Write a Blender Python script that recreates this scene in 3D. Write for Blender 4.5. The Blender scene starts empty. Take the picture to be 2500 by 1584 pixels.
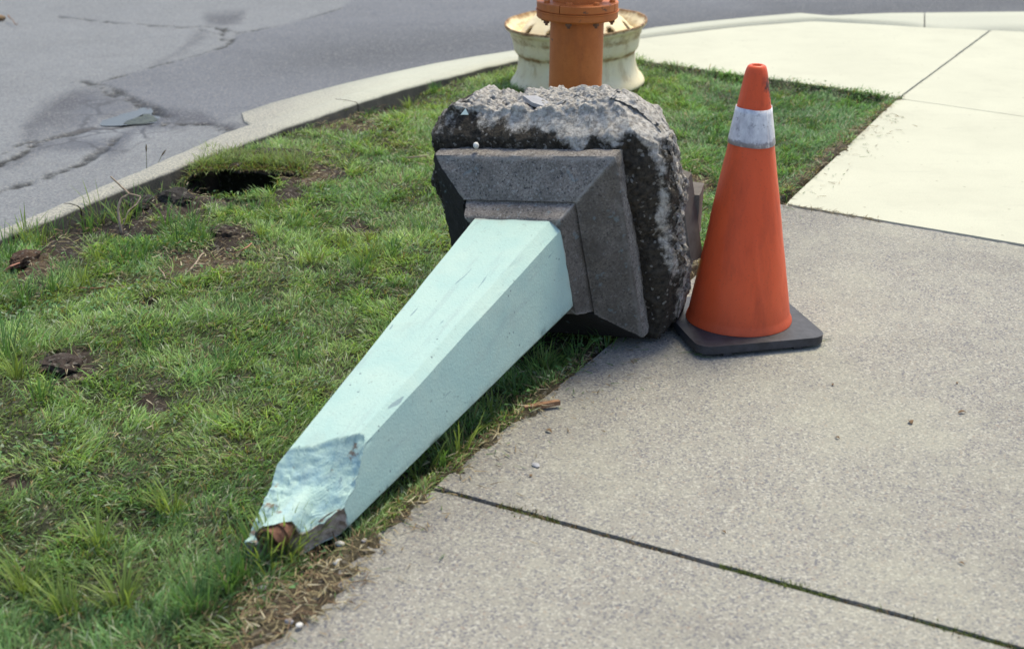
import bpy, bmesh, math, random
import numpy as np
from mathutils import Vector, Matrix

random.seed(7)
rng = np.random.default_rng(11)
SC = bpy.context.scene
COL = SC.collection
PI = math.pi
R_ = math.radians

# ------------------------------------------------------------------ camera, sky, sun, exposure
CAM_H, PITCH, FPX = 1.48, R_(22.0), 3472.0          # focal length in pixels of the 2500 px wide photograph
cam_d = bpy.data.cameras.new('camera')
cam = bpy.data.objects.new('camera', cam_d)
COL.objects.link(cam)
cam.location = (0, 0, CAM_H)
cam.rotation_euler = (R_(90) - PITCH, 0, 0)
cam_d.sensor_width = 36.0
cam_d.lens = FPX / 2500 * 36.0
cam_d.clip_start, cam_d.clip_end = 0.05, 400
cam_d.dof.use_dof = True
cam_d.dof.focus_distance = 4.0
cam_d.dof.aperture_fstop = 4.0
SC.camera = cam

SUN_DIR = Vector((0.24, 0.38, 0.89)).normalized()    # towards the sun
world = bpy.data.worlds.new('World')
SC.world = world
world.use_nodes = True
wn = world.node_tree
wn.nodes.clear()
sky = wn.nodes.new('ShaderNodeTexSky')
sky.sky_type = 'NISHITA'
sky.sun_disc = False
sky.sun_elevation = math.asin(SUN_DIR.z)
sky.sun_rotation = math.atan2(SUN_DIR.x, SUN_DIR.y)
sky.air_density, sky.dust_density, sky.ozone_density = 1.0, 2.0, 1.0
bgn = wn.nodes.new('ShaderNodeBackground')
bgn.inputs['Strength'].default_value = 0.092
wo = wn.nodes.new('ShaderNodeOutputWorld')
wn.links.new(sky.outputs[0], bgn.inputs[0])
wn.links.new(bgn.outputs[0], wo.inputs[0])

sun_d = bpy.data.lights.new('sun', 'SUN')
sun_d.energy = 1.5
sun_d.angle = R_(20)
sun_d.color = (1.0, 0.92, 0.66)
sun = bpy.data.objects.new('sun', sun_d)
COL.objects.link(sun)
sun.rotation_euler = SUN_DIR.to_track_quat('Z', 'Y').to_euler()

SC.view_settings.view_transform = 'Standard'
SC.view_settings.look = 'None'
SC.view_settings.gamma = 1.0
SC.view_settings.use_curve_mapping = False
SC.view_settings.exposure = 1.40

# ------------------------------------------------------------------ photograph pixel <-> ground
_F = np.array([0, math.cos(PITCH), -math.sin(PITCH)])
_R = np.array([1.0, 0, 0])
_U = np.array([0, math.sin(PITCH), math.cos(PITCH)])
_C = np.array([0, 0, CAM_H])


def G(u, v, z=0.0):
    d = _F + _R * (u - 1250) / FPX - _U * (v - 792) / FPX
    return _C + d * (z - CAM_H) / d[2]


def GA(pts, z=0.0):
    return np.array([G(u, v, z)[:2] for u, v in pts])


def PX(P):
    d = np.asarray(P) - _C
    zz = d @ _F
    return np.stack([1250 + FPX * (d @ _R) / zz, 792 - FPX * (d @ _U) / zz], -1)


# ------------------------------------------------------------------ noise and polygon helpers (numpy)
def _hash(ix, iy, iz, seed):
    h = (ix.astype(np.int64) * 374761393 + iy.astype(np.int64) * 668265263 + iz.astype(np.int64) * 2147483647 + seed * 974634777) & 0xFFFFFFFF
    h = ((h ^ (h >> 13)) * 1274126177) & 0xFFFFFFFF
    h = ((h ^ (h >> 16)) * 2246822519) & 0xFFFFFFFF
    h ^= (h >> 15)
    return (h & 0xFFFFFF) / float(0xFFFFFF)


def vnoise(x, y, z=None, seed=0):
    """value noise in -1..1"""
    x = np.asarray(x, float)
    y = np.asarray(y, float)
    z = np.zeros_like(x) if z is None else np.asarray(z, float)
    x0, y0, z0 = np.floor(x), np.floor(y), np.floor(z)
    fx, fy, fz = x - x0, y - y0, z - z0
    fx = fx * fx * fx * (fx * (fx * 6 - 15) + 10)
    fy = fy * fy * fy * (fy * (fy * 6 - 15) + 10)
    fz = fz * fz * fz * (fz * (fz * 6 - 15) + 10)
    out = 0
    for dx in (0, 1):
        for dy in (0, 1):
            for dz in (0, 1):
                w = (fx if dx else 1 - fx) * (fy if dy else 1 - fy) * (fz if dz else 1 - fz)
                out = out + w * _hash(x0 + dx, y0 + dy, z0 + dz, seed)
    return out * 2 - 1


def fbm(x, y, z=None, sc=1.0, oct=4, seed=0, gain=0.5):
    a, t, n = 1.0, 0.0, 0.0
    for k in range(oct):
        s = sc * 2.03 ** k
        t = t + a * vnoise(np.asarray(x) * s + 17.3 * k, np.asarray(y) * s - 9.1 * k, None if z is None else np.asarray(z) * s + 3.7 * k, seed + k * 31)
        n += a
        a *= gain
    return t / n


def in_poly(x, y, poly):
    poly = np.asarray(poly, float)
    c = np.zeros(x.shape, bool)
    j = len(poly) - 1
    for i in range(len(poly)):
        xi, yi, xj, yj = poly[i][0], poly[i][1], poly[j][0], poly[j][1]
        if yi != yj:
            c ^= ((yi > y) != (yj > y)) & (x < (xj - xi) * (y - yi) / (yj - yi) + xi)
        j = i
    return c


def dist_line(x, y, pts, closed=False):
    pts = np.asarray(pts, float)
    d = np.full(x.shape, 1e9)
    n = len(pts)
    for i in range(n if closed else n - 1):
        a, b = pts[i], pts[(i + 1) % n]
        ab = b - a
        L = ab @ ab + 1e-12
        t = np.clip(((x - a[0]) * ab[0] + (y - a[1]) * ab[1]) / L, 0, 1)
        d = np.minimum(d, np.hypot(x - a[0] - t * ab[0], y - a[1] - t * ab[1]))
    return d


def soft_poly(x, y, poly, soft):
    """0..1 mask of a polygon with a soft edge of that width"""
    ins = in_poly(x, y, poly)
    d = dist_line(x, y, poly, True)
    s = np.where(ins, d, -d)
    t = np.clip(s / soft * 0.5 + 0.5, 0, 1)
    return t * t * (3 - 2 * t)


def sstep(a, b, x):
    t = np.clip((x - a) / (b - a), 0, 1)
    return t * t * (3 - 2 * t)


# ------------------------------------------------------------------ object helpers
def link(name, me, parent=None, mat=None):
    o = bpy.data.objects.new(name, me)
    COL.objects.link(o)
    if parent is not None:
        o.parent = parent
    if mat is not None:
        me.materials.append(mat)
    return o


def tag(o, label=None, cat=None, group=None, kind=None):
    for k, v in (('label', label), ('category', cat), ('group', group), ('kind', kind)):
        if v:
            o[k] = v
    return o


def empty(name, loc=(0, 0, 0), rot=(0, 0, 0)):
    o = bpy.data.objects.new(name, None)
    o.empty_display_size = 0.05
    COL.objects.link(o)
    o.location, o.rotation_euler = loc, rot
    return o


def mesh_np(name, V, Q, parent=None, mat=None, smooth=True, col=None, attrs=None, tri=None):
    """mesh from numpy: quads Q (n,4) and optional triangles tri (m,3)"""
    me = bpy.data.meshes.new(name)
    V = np.asarray(V, np.float32)
    Q = np.asarray(Q, np.int32).reshape(-1, 4)
    T = np.zeros((0, 3), np.int32) if tri is None else np.asarray(tri, np.int32).reshape(-1, 3)
    me.vertices.add(len(V))
    me.vertices.foreach_set('co', V.ravel())
    nl = Q.size + T.size
    me.loops.add(nl)
    me.loops.foreach_set('vertex_index', np.concatenate([Q.ravel(), T.ravel()]))
    me.polygons.add(len(Q) + len(T))
    ls = np.concatenate([np.arange(len(Q)) * 4, Q.size + np.arange(len(T)) * 3]).astype(np.int32)
    lt = np.concatenate([np.full(len(Q), 4), np.full(len(T), 3)]).astype(np.int32)
    me.polygons.foreach_set('loop_start', ls)
    me.polygons.foreach_set('loop_total', lt)
    me.polygons.foreach_set('use_smooth', np.full(len(Q) + len(T), smooth))
    me.update(calc_edges=True)
    if col is not None:
        a = me.attributes.new('Col', 'FLOAT_COLOR', 'POINT')
        c = np.ones((len(V), 4), np.float32)
        c[:, :3] = col
        a.data.foreach_set('color', c.ravel())
    for k, v in (attrs or {}).items():
        a = me.attributes.new(k, 'FLOAT', 'POINT')
        a.data.foreach_set('value', np.asarray(v, np.float32))
    me.validate()
    return link(name, me, parent, mat)


def grid_quads(nx, ny, wrap=False):
    """vertices indexed i*ny + j"""
    i = np.arange(nx if wrap else nx - 1)
    j = np.arange(ny - 1)
    I, J = np.meshgrid(i, j, indexing='ij')
    I2 = (I + 1) % nx
    return np.stack([I * ny + J, I2 * ny + J, I2 * ny + J + 1, I * ny + J + 1], -1).reshape(-1, 4)


def bm_obj(name, bm, mat=None, parent=None, smooth=True, bevel=0.0, seg=2, angle=35):
    if bevel:
        es = [e for e in bm.edges if len(e.link_faces) == 2 and e.calc_face_angle(0) > R_(angle)]
        bmesh.ops.bevel(bm, geom=es, offset=bevel, segments=seg, affect='EDGES', profile=0.6)
    bmesh.ops.recalc_face_normals(bm, faces=bm.faces)
    me = bpy.data.meshes.new(name)
    bm.to_mesh(me)
    bm.free()
    if smooth:
        for p in me.polygons:
            p.use_smooth = True
        try:
            me.set_sharp_from_angle(angle=R_(38))
        except Exception:
            pass
    return link(name, me, parent, mat)


def bm_lathe(bm, prof, n=48, closed_top=False, closed_bot=False):
    rings = []
    for r, z in prof:
        rings.append([bm.verts.new((r * math.cos(2 * PI * k / n), r * math.sin(2 * PI * k / n), z)) for k in range(n)])
    for a, b in zip(rings[:-1], rings[1:]):
        for k in range(n):
            bm.faces.new((a[k], a[(k + 1) % n], b[(k + 1) % n], b[k]))
    if closed_bot:
        bm.faces.new(rings[0][::-1])
    if closed_top:
        bm.faces.new(rings[-1])
    return rings


def bm_prism(bm, pts, z0, z1):
    lo = [bm.verts.new((x, y, z0)) for x, y in pts]
    hi = [bm.verts.new((x, y, z1)) for x, y in pts]
    n = len(pts)
    bm.faces.new(lo[::-1])
    bm.faces.new(hi)
    for k in range(n):
        bm.faces.new((lo[k], lo[(k + 1) % n], hi[(k + 1) % n], hi[k]))


def tube_np(path, rad, n=7):
    """tapered tube along a path; returns V, Q"""
    path = np.asarray(path, float)
    m = len(path)
    rad = np.broadcast_to(np.asarray(rad, float), (m,))
    T = np.gradient(path, axis=0)
    T /= np.linalg.norm(T, axis=1)[:, None] + 1e-9
    V = []
    for k in range(m):
        a = np.cross(T[k], (0.3, 0.2, 0.93))
        a /= np.linalg.norm(a) + 1e-9
        b = np.cross(T[k], a)
        for j in range(n):
            t = 2 * PI * j / n
            V.append(path[k] + rad[k] * (math.cos(t) * a + math.sin(t) * b))
    Q = [(k * n + j, k * n + (j + 1) % n, (k + 1) * n + (j + 1) % n, (k + 1) * n + j) for k in range(m - 1) for j in range(n)]
    c0, c1 = len(V), len(V) + 1
    V += [path[0], path[-1]]
    T_ = [(c0, (j + 1) % n, j) for j in range(n)] + [(c1, (m - 1) * n + j, (m - 1) * n + (j + 1) % n) for j in range(n)]
    return np.array(V), np.array(Q), np.array(T_)


# ------------------------------------------------------------------ material helpers
class NT:
    def __init__(s, name):
        s.m = bpy.data.materials.new(name)
        s.m.use_nodes = True
        s.t = s.m.node_tree
        s.t.nodes.clear()
        s.out = s.n('ShaderNodeOutputMaterial')
        s.b = s.n('ShaderNodeBsdfPrincipled')
        s.t.links.new(s.b.outputs[0], s.out.inputs[0])
        s.b.inputs['Roughness'].default_value = 0.85
        s.b.inputs['Specular IOR Level'].default_value = 0.3

    def n(s, typ, **kw):
        nd = s.t.nodes.new(typ)
        for k, v in kw.items():
            setattr(nd, k, v)
        return nd

    def set(s, inp, v):
        if hasattr(v, 'is_linked'):
            s.t.links.new(v, inp)
        elif isinstance(v, (tuple, list)) and len(v) == 3 and inp.type == 'RGBA':
            inp.default_value = (*v, 1)
        else:
            inp.default_value = v

    def coord(s, kind='Object', scale=None):
        c = s.n('ShaderNodeTexCoord').outputs[kind]
        if scale:
            mp = s.n('ShaderNodeMapping')
            mp.inputs['Scale'].default_value = scale
            s.t.links.new(c, mp.inputs[0])
            c = mp.outputs[0]
        return c

    def noise(s, scale, detail=3, rough=0.55, co=None, dist=0.0):
        nd = s.n('ShaderNodeTexNoise')
        nd.inputs['Scale'].default_value = scale
        nd.inputs['Detail'].default_value = detail
        nd.inputs['Roughness'].default_value = rough
        nd.inputs['Distortion'].default_value = dist
        s.t.links.new(co if co is not None else s.coord(), nd.inputs['Vector'])
        return nd.outputs[0]

    def voro(s, scale, out='Color', co=None, feature='F1'):
        nd = s.n('ShaderNodeTexVoronoi', feature=feature)
        nd.inputs['Scale'].default_value = scale
        s.t.links.new(co if co is not None else s.coord(), nd.inputs['Vector'])
        return nd.outputs[out]

    def attr(s, name, out='Color'):
        return s.n('ShaderNodeAttribute', attribute_name=name).outputs[out]

    def ramp(s, f, stops, interp='LINEAR'):
        nd = s.n('ShaderNodeValToRGB')
        cr = nd.color_ramp
        cr.interpolation = interp
        while len(cr.elements) < len(stops):
            cr.elements.new(0.5)
        for e, (p, c) in zip(cr.elements, stops):
            e.position = p
            e.color = (c, c, c, 1) if isinstance(c, (int, float)) else (*c, 1)
        s.t.links.new(f, nd.inputs[0])
        return nd.outputs[0]

    def mix(s, f, a, b, mode='MIX'):
        nd = s.n('ShaderNodeMix', data_type='RGBA', blend_type=mode)
        s.set(nd.inputs[0], f)
        s.set(nd.inputs[6], a)
        s.set(nd.inputs[7], b)
        return nd.outputs[2]

    def math(s, op, a, b=0.0):
        nd = s.n('ShaderNodeMath', operation=op)
        s.set(nd.inputs[0], a)
        s.set(nd.inputs[1], b)
        return nd.outputs[0]

    def sep(s, v, ch):
        nd = s.n('ShaderNodeSeparateXYZ')
        s.t.links.new(v, nd.inputs[0])
        return nd.outputs[ch]

    def bump(s, h, strength=0.4, dist=0.004, prev=None):
        nd = s.n('ShaderNodeBump')
        nd.inputs['Strength'].default_value = strength
        nd.inputs['Distance'].default_value = dist
        s.t.links.new(h, nd.inputs['Height'])
        if prev is not None:
            s.t.links.new(prev, nd.inputs['Normal'])
        s.t.links.new(nd.outputs[0], s.b.inputs['Normal'])
        return nd.outputs[0]

    def base(s, c, k=None):
        if k:
            c = s.mix(1.0, c, (k, k, k), 'MULTIPLY')
        s.set(s.b.inputs['Base Color'], c)

    def rough(s, v):
        s.set(s.b.inputs['Roughness'], v)


def mat_front_concrete():
    m = NT('weathered_concrete')
    big = m.noise(1.3, 4, 0.6)
    mid = m.noise(9, 4, 0.6)
    fine = m.noise(190, 5, 0.75)
    c = m.mix(m.ramp(fine, [(0.33, 0.0), (0.66, 1.0)]), (0.215, 0.205, 0.205), (0.475, 0.450, 0.370))
    v = m.voro(215)
    c = m.mix(m.ramp(m.sep(v, 0), [(0.80, 0.0), (0.86, 0.6)]), c, (0.60, 0.58, 0.50))
    c = m.mix(m.ramp(m.sep(v, 1), [(0.80, 0.0), (0.86, 0.75)]), c, (0.15, 0.152, 0.18))
    c = m.mix(m.ramp(m.sep(v, 2), [(0.975, 0.0), (0.985, 0.4)]), c, (0.40, 0.28, 0.20))
    c = m.mix(m.ramp(big, [(0.35, 0.0), (0.7, 0.5)]), c, m.mix(1.0, c, (0.78, 0.78, 0.80), 'MULTIPLY'))
    c = m.mix(m.ramp(mid, [(0.5, 0.0), (0.75, 0.35)]), c, (0.47, 0.46, 0.37))
    big2 = m.noise(2.6, 5, 0.65, None, 0.4)
    c = m.mix(m.ramp(big2, [(0.52, 0.0), (0.70, 0.55)]), c, m.mix(1.0, c, (0.80, 0.79, 0.80), 'MULTIPLY'))
    c = m.mix(m.ramp(m.noise(1.7, 4, 0.6, m.coord('Object', (1.0, 0.6, 1.0))), [(0.50, 0.0), (0.72, 0.4)]), c, (0.50, 0.49, 0.38))
    # darker strip beside the lawn: soil stain plus painted shade of block and cone
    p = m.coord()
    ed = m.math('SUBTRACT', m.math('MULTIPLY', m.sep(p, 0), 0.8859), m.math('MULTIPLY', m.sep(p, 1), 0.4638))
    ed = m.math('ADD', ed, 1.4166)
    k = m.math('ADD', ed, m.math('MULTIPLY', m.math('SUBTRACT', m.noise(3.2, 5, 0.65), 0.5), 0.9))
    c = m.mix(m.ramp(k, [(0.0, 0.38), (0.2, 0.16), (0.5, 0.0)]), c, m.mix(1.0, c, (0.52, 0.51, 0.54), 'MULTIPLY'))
    # drips and oil spots
    vd2 = m.voro(4.5, 'Distance')
    vc2 = m.voro(4.5, 'Color')
    sp = m.math('MULTIPLY', m.ramp(vd2, [(0.05, 1.0), (0.11, 0.0)]), m.ramp(m.sep(vc2, 0), [(0.62, 0.0), (0.64, 1.0)]))
    c = m.mix(m.math('MULTIPLY', sp, 0.35), c, (0.15, 0.145, 0.14))
    m.base(c, 0.78)
    m.rough(0.9)
    m.bump(m.math('ADD', fine, m.math('MULTIPLY', m.sep(v, 0), 0.3)), 0.5, 0.003)
    return m.m


def mat_white_concrete():
    m = NT('pale_concrete')
    co = m.coord('Object', (1.0, 3.0, 1.0))
    c = m.mix(m.ramp(m.noise(2.0, 4, 0.6), [(0.3, 0.0), (0.7, 1.0)]), (0.515, 0.51, 0.405), (0.57, 0.565, 0.45))
    st = m.noise(26, 4, 0.7, co)
    c = m.mix(m.ramp(st, [(0.60, 0.0), (0.76, 0.35)]), c, (0.45, 0.43, 0.36))
    v = m.voro(26, 'Color')
    vd = m.voro(26, 'Distance')
    sp = m.math('MULTIPLY', m.ramp(vd, [(0.10, 1.0), (0.16, 0.0)]), m.ramp(m.sep(v, 0), [(0.88, 0.0), (0.89, 1.0)]))
    c = m.mix(m.math('MULTIPLY', sp, 0.6), c, (0.22, 0.19, 0.14))
    blot = m.noise(4.5, 5, 0.7)
    c = m.mix(m.ramp(blot, [(0.50, 0.0), (0.72, 0.4)]), c, (0.44, 0.43, 0.345))
    tr = m.noise(7, 5, 0.7, m.coord('Object', (0.5, 3.0, 1.0)), 0.5)
    c = m.mix(m.ramp(tr, [(0.60, 0.0), (0.74, 0.4)]), c, (0.36, 0.35, 0.30))
    ve = m.voro(0.9, 'Distance', None, 'DISTANCE_TO_EDGE')
    grain = m.noise(160, 4, 0.7)
    c = m.mix(m.ramp(grain, [(0.35, 0.35), (0.55, 0.0)]), c, (0.40, 0.395, 0.33))
    m.base(c, 0.9)
    m.rough(0.85)
    m.bump(m.noise(120, 3, 0.6), 0.25, 0.002)
    return m.m


def mat_kerb():
    m = NT('kerb_concrete')
    g = m.n('ShaderNodeNewGeometry')
    pos = g.outputs['Position']
    pale = m.ramp(m.math('ADD', m.math('MULTIPLY', m.sep(pos, 0), 0.45), m.math('MULTIPLY', m.noise(3, 2), 0.3)), [(-0.0, 0.0), (0.25, 1.0)])
    # older, worn kerb at the left; newer pale kerb from the bend on
    x = m.math('ADD', m.sep(pos, 0), 1.25)
    age = m.ramp(m.math('ADD', m.math('MULTIPLY', x, 0.9), m.math('MULTIPLY', m.noise(6, 3), 0.25)), [(0.25, 0.0), (0.75, 1.0)])
    fine = m.noise(120, 4, 0.7)
    old = m.mix(m.ramp(fine, [(0.38, 0.0), (0.6, 1.0)]), (0.24, 0.24, 0.235), (0.47, 0.455, 0.38))
    new = m.mix(m.ramp(fine, [(0.3, 0.0), (0.6, 1.0)]), (0.47, 0.475, 0.395), (0.57, 0.575, 0.48))
    c = m.mix(age, old, new)
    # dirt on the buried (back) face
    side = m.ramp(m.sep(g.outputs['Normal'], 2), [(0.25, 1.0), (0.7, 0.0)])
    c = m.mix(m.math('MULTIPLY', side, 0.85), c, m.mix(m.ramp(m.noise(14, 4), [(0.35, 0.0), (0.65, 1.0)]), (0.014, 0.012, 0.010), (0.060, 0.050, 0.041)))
    m.base(c, 0.78)
    m.rough(0.9)
    m.bump(fine, 0.5, 0.004)
    return m.m


def mat_col_rough(name, fine_scale=160, amt=0.35, bump=0.5, bd=0.004, rough=0.92, tint=None):
    m = NT(name)
    fine = m.noise(fine_scale, 4, 0.7)
    c = m.mix(1.0, m.attr('Col'), m.ramp(fine, [(0.3, 1.0 - amt), (0.7, 1.0 + amt)]), 'MULTIPLY')
    # ColorRamp clamps to 1, so lift by a second layer
    c = m.mix(m.ramp(fine, [(0.52, 0.0), (0.72, amt)]), c, m.mix(1.0, m.attr('Col'), (1.0, 0.97, 0.9), 'ADD') if tint is None else tint)
    m.base(c)
    m.rough(rough)
    m.bump(fine, bump, bd)
    return m.m


def mat_asphalt():
    m = NT('asphalt')
    fine = m.noise(95, 5, 0.75)
    v = m.voro(130)
    col = m.attr('Col')
    c = m.mix(m.ramp(fine, [(0.35, 0.0), (0.65, 1.0)]), m.mix(1.0, col, (0.55, 0.55, 0.59), 'MULTIPLY'), m.mix(1.0, col, (1.12, 1.12, 1.08), 'MULTIPLY'))
    c = m.mix(m.ramp(m.sep(v, 0), [(0.86, 0.0), (0.9, 0.35)]), c, (0.36, 0.35, 0.33))
    c = m.mix(m.ramp(m.sep(v, 1), [(0.85, 0.0), (0.9, 0.5)]), c, m.mix(1.0, col, (0.55, 0.55, 0.6), 'MULTIPLY'))
    wet = m.attr('wet', 'Fac')
    dco = m.n('ShaderNodeVectorMath', operation='ADD')
    nn = m.n('ShaderNodeTexNoise')
    nn.inputs['Scale'].default_value = 6
    nn.inputs['Detail'].default_value = 4
    m.t.links.new(m.coord(), nn.inputs['Vector'])
    sc_ = m.n('ShaderNodeVectorMath', operation='SCALE')
    sc_.inputs['Scale'].default_value = 0.16
    m.t.links.new(nn.outputs[1], sc_.inputs[0])
    m.t.links.new(m.coord(), dco.inputs[0])
    m.t.links.new(sc_.outputs[0], dco.inputs[1])
    ve = m.voro(4.2, 'Distance', dco.outputs[0], 'DISTANCE_TO_EDGE')
    cm = m.math('MULTIPLY', m.ramp(ve, [(0.018, 1.0), (0.055, 0.0)]), m.ramp(m.math('ADD', wet, m.math('SUBTRACT', m.noise(2.2, 4), 0.5)), [(0.55, 0.0), (0.9, 0.75)]))
    c = m.mix(cm, c, (0.055, 0.055, 0.065))
    gritty = m.noise(22, 5, 0.75)
    c = m.mix(m.ramp(gritty, [(0.60, 0.0), (0.75, 0.35)]), c, m.mix(1.0, c, (0.7, 0.7, 0.72), 'MULTIPLY'))
    m.base(c, 0.78)
    m.rough(m.math('SUBTRACT', 0.9, m.math('MULTIPLY', wet, 0.3)))
    m.bump(m.math('ADD', fine, m.math('MULTIPLY', m.sep(v, 0), 0.5)), 0.45, 0.004)
    return m.m


def mat_soil():
    m = NT('soil')
    fine = m.noise(70, 6, 0.75)
    col = m.attr('Col')
    c = m.mix(m.ramp(fine, [(0.35, 0.0), (0.65, 1.0)]), m.mix(1.0, col, (0.45, 0.42, 0.4), 'MULTIPLY'), col)
    v = m.voro(110)
    c = m.mix(m.ramp(m.sep(v, 0), [(0.9, 0.0), (0.93, 0.5)]), c, (0.22, 0.2, 0.17))
    m.base(c)
    m.rough(0.97)
    m.bump(fine, 0.9, 0.012)
    return m.m


def mat_blades(name, trans=0.35, rough=0.5):
    m = NT(name)
    col = m.attr('Col')
    m.base(col)
    m.rough(rough)
    m.b.inputs['Specular IOR Level'].default_value = 0.35
    tr = m.n('ShaderNodeBsdfTranslucent')
    m.t.links.new(m.mix(1.0, col, (1.0, 1.0, 0.55), 'MULTIPLY'), tr.inputs[0])
    ms = m.n('ShaderNodeMixShader')
    ms.inputs[0].default_value = trans
    m.t.links.new(m.b.outputs[0], ms.inputs[1])
    m.t.links.new(tr.outputs[0], ms.inputs[2])
    m.t.links.new(ms.outputs[0], m.out.inputs[0])
    return m.m


def mat_paint():
    """pale aqua masonry paint; 'raw' bares concrete, 'brk' marks the old fracture that was painted over"""
    m = NT('aqua_paint')
    raw = m.attr('raw', 'Fac')
    brk = m.attr('brk', 'Fac')
    n1 = m.noise(7, 5, 0.65)
    c = m.mix(m.ramp(n1, [(0.35, 0.0), (0.7, 1.0)]), (0.405, 0.585, 0.545), (0.485, 0.635, 0.565))
    dirt = m.noise(48, 5, 0.7, m.coord('Object', (1, 1, 0.6)))
    c = m.mix(m.ramp(dirt, [(0.66, 0.0), (0.74, 0.55)]), c, (0.24, 0.33, 0.36))
    v = m.voro(60, 'Color')
    vd = m.voro(60, 'Distance')
    pit = m.math('MULTIPLY', m.ramp(vd, [(0.12, 1.0), (0.2, 0.0)]), m.ramp(m.sep(v, 0), [(0.93, 0.0), (0.94, 1.0)]))
    c = m.mix(m.math('MULTIPLY', pit, 0.8), c, (0.10, 0.13, 0.16))
    long = m.noise(30, 4, 0.65, m.coord('Object', (1, 1, 0.10)))
    c = m.mix(m.ramp(long, [(0.56, 0.0), (0.72, 0.45)]), c, (0.33, 0.42, 0.42))
    stain = m.noise(5.5, 5, 0.7)
    c = m.mix(m.ramp(stain, [(0.56, 0.0), (0.74, 0.35)]), c, (0.36, 0.40, 0.35))
    scr = m.noise(11, 2, 0.5, m.coord('Object', (5, 5, 0.7)), 0.6)
    c = m.mix(m.ramp(scr, [(0.735, 0.0), (0.75, 0.75)]), c, (0.19, 0.27, 0.31))
    edge = m.attr('edge', 'Fac')
    ek = m.math('ADD', edge, m.math('MULTIPLY', m.math('SUBTRACT', m.noise(34, 5, 0.75), 0.5), 1.7))
    c = m.mix(m.ramp(ek, [(1.04, 0.0), (1.14, 0.7)]), c, (0.27, 0.34, 0.35))
    c = m.mix(m.ramp(ek, [(1.18, 0.0), (1.24, 0.9)]), c, (0.30, 0.27, 0.24))
    gs = m.noise(90, 4, 0.8)
    gz = m.noise(4.0, 3, 0.6)
    c = m.mix(m.math('MULTIPLY', m.ramp(gs, [(0.60, 0.0), (0.68, 0.85)]), m.ramp(gz, [(0.40, 0.1), (0.62, 1.0)])), c, (0.20, 0.23, 0.23))
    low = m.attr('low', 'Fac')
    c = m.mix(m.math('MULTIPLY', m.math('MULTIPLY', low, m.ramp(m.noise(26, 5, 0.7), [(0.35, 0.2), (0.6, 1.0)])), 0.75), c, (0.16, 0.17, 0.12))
    bl = m.noise(20, 5, 0.7, m.coord('Object', (1.6, 1.6, 0.7)))
    c = m.mix(m.math('MULTIPLY', brk, m.ramp(bl, [(0.44, 0.0), (0.66, 0.7)])), c, (0.31, 0.49, 0.555))
    rn = m.noise(24, 3, 0.6)
    c = m.mix(m.math('MULTIPLY', brk, m.ramp(rn, [(0.62, 0.0), (0.67, 0.9)])), c, (0.22, 0.14, 0.10))
    cc = m.noise(60, 4, 0.7)
    conc = m.mix(m.ramp(cc, [(0.35, 0.0), (0.65, 1.0)]), (0.20, 0.145, 0.110), (0.52, 0.42, 0.34))
    c = m.mix(raw, c, conc)
    m.base(c, 0.86)
    m.rough(0.62)
    m.bump(m.math('ADD', m.math('MULTIPLY', m.noise(160, 3, 0.6), 0.5), m.math('MULTIPLY', m.noise(22, 4, 0.6), m.math('ADD', 0.3, m.math('MULTIPLY', brk, 3.0)))), 0.35, 0.006)
    return m.m


def mat_plinth():
    m = NT('plinth_concrete')
    fine = m.noise(170, 4, 0.72)
    mid = m.noise(11, 5, 0.65)
    c = m.mix(m.ramp(fine, [(0.36, 0.0), (0.64, 1.0)]), (0.122, 0.107, 0.096), (0.30, 0.268, 0.240))
    c = m.mix(m.ramp(mid, [(0.42, 0.0), (0.7, 0.6)]), c, (0.085, 0.078, 0.072))
    v = m.voro(230)
    c = m.mix(m.ramp(m.sep(v, 0), [(0.93, 0.0), (0.95, 0.5)]), c, (0.34, 0.33, 0.32))
    c = m.mix(m.ramp(m.sep(v, 1), [(0.93, 0.0), (0.96, 0.7)]), c, (0.03, 0.03, 0.035))
    wr = m.attr('wear', 'Fac')
    c = m.mix(m.math('MULTIPLY', m.ramp(m.math('ADD', wr, m.math('MULTIPLY', m.math('SUBTRACT', m.noise(60, 4, 0.7), 0.5), 0.9)), [(0.45, 0.0), (0.85, 1.0)]), 0.55), c, (0.30, 0.285, 0.27))
    gr = m.attr('right_dark', 'Fac')
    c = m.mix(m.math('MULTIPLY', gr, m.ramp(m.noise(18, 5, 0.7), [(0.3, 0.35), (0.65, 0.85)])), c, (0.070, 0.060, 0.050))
    so = m.attr('soil', 'Fac')  # 'soil' here carries the shade painted on the left and bottom bevels
    c = m.mix(m.ramp(m.math('ADD', so, m.math('MULTIPLY', m.math('SUBTRACT', m.noise(26, 5, 0.7), 0.5), 0.9)), [(0.40, 0.0), (0.58, 0.95)]), c, (0.016, 0.015, 0.015))
    c = m.mix(m.ramp(m.noise(35, 3), [(0.64, 0.0), (0.7, 0.35)]), c, (0.20, 0.27, 0.30))
    m.base(c)
    m.rough(0.93)
    m.bump(m.math('ADD', fine, m.math('MULTIPLY', mid, 1.5)), 0.6, 0.004)
    return m.m


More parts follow.
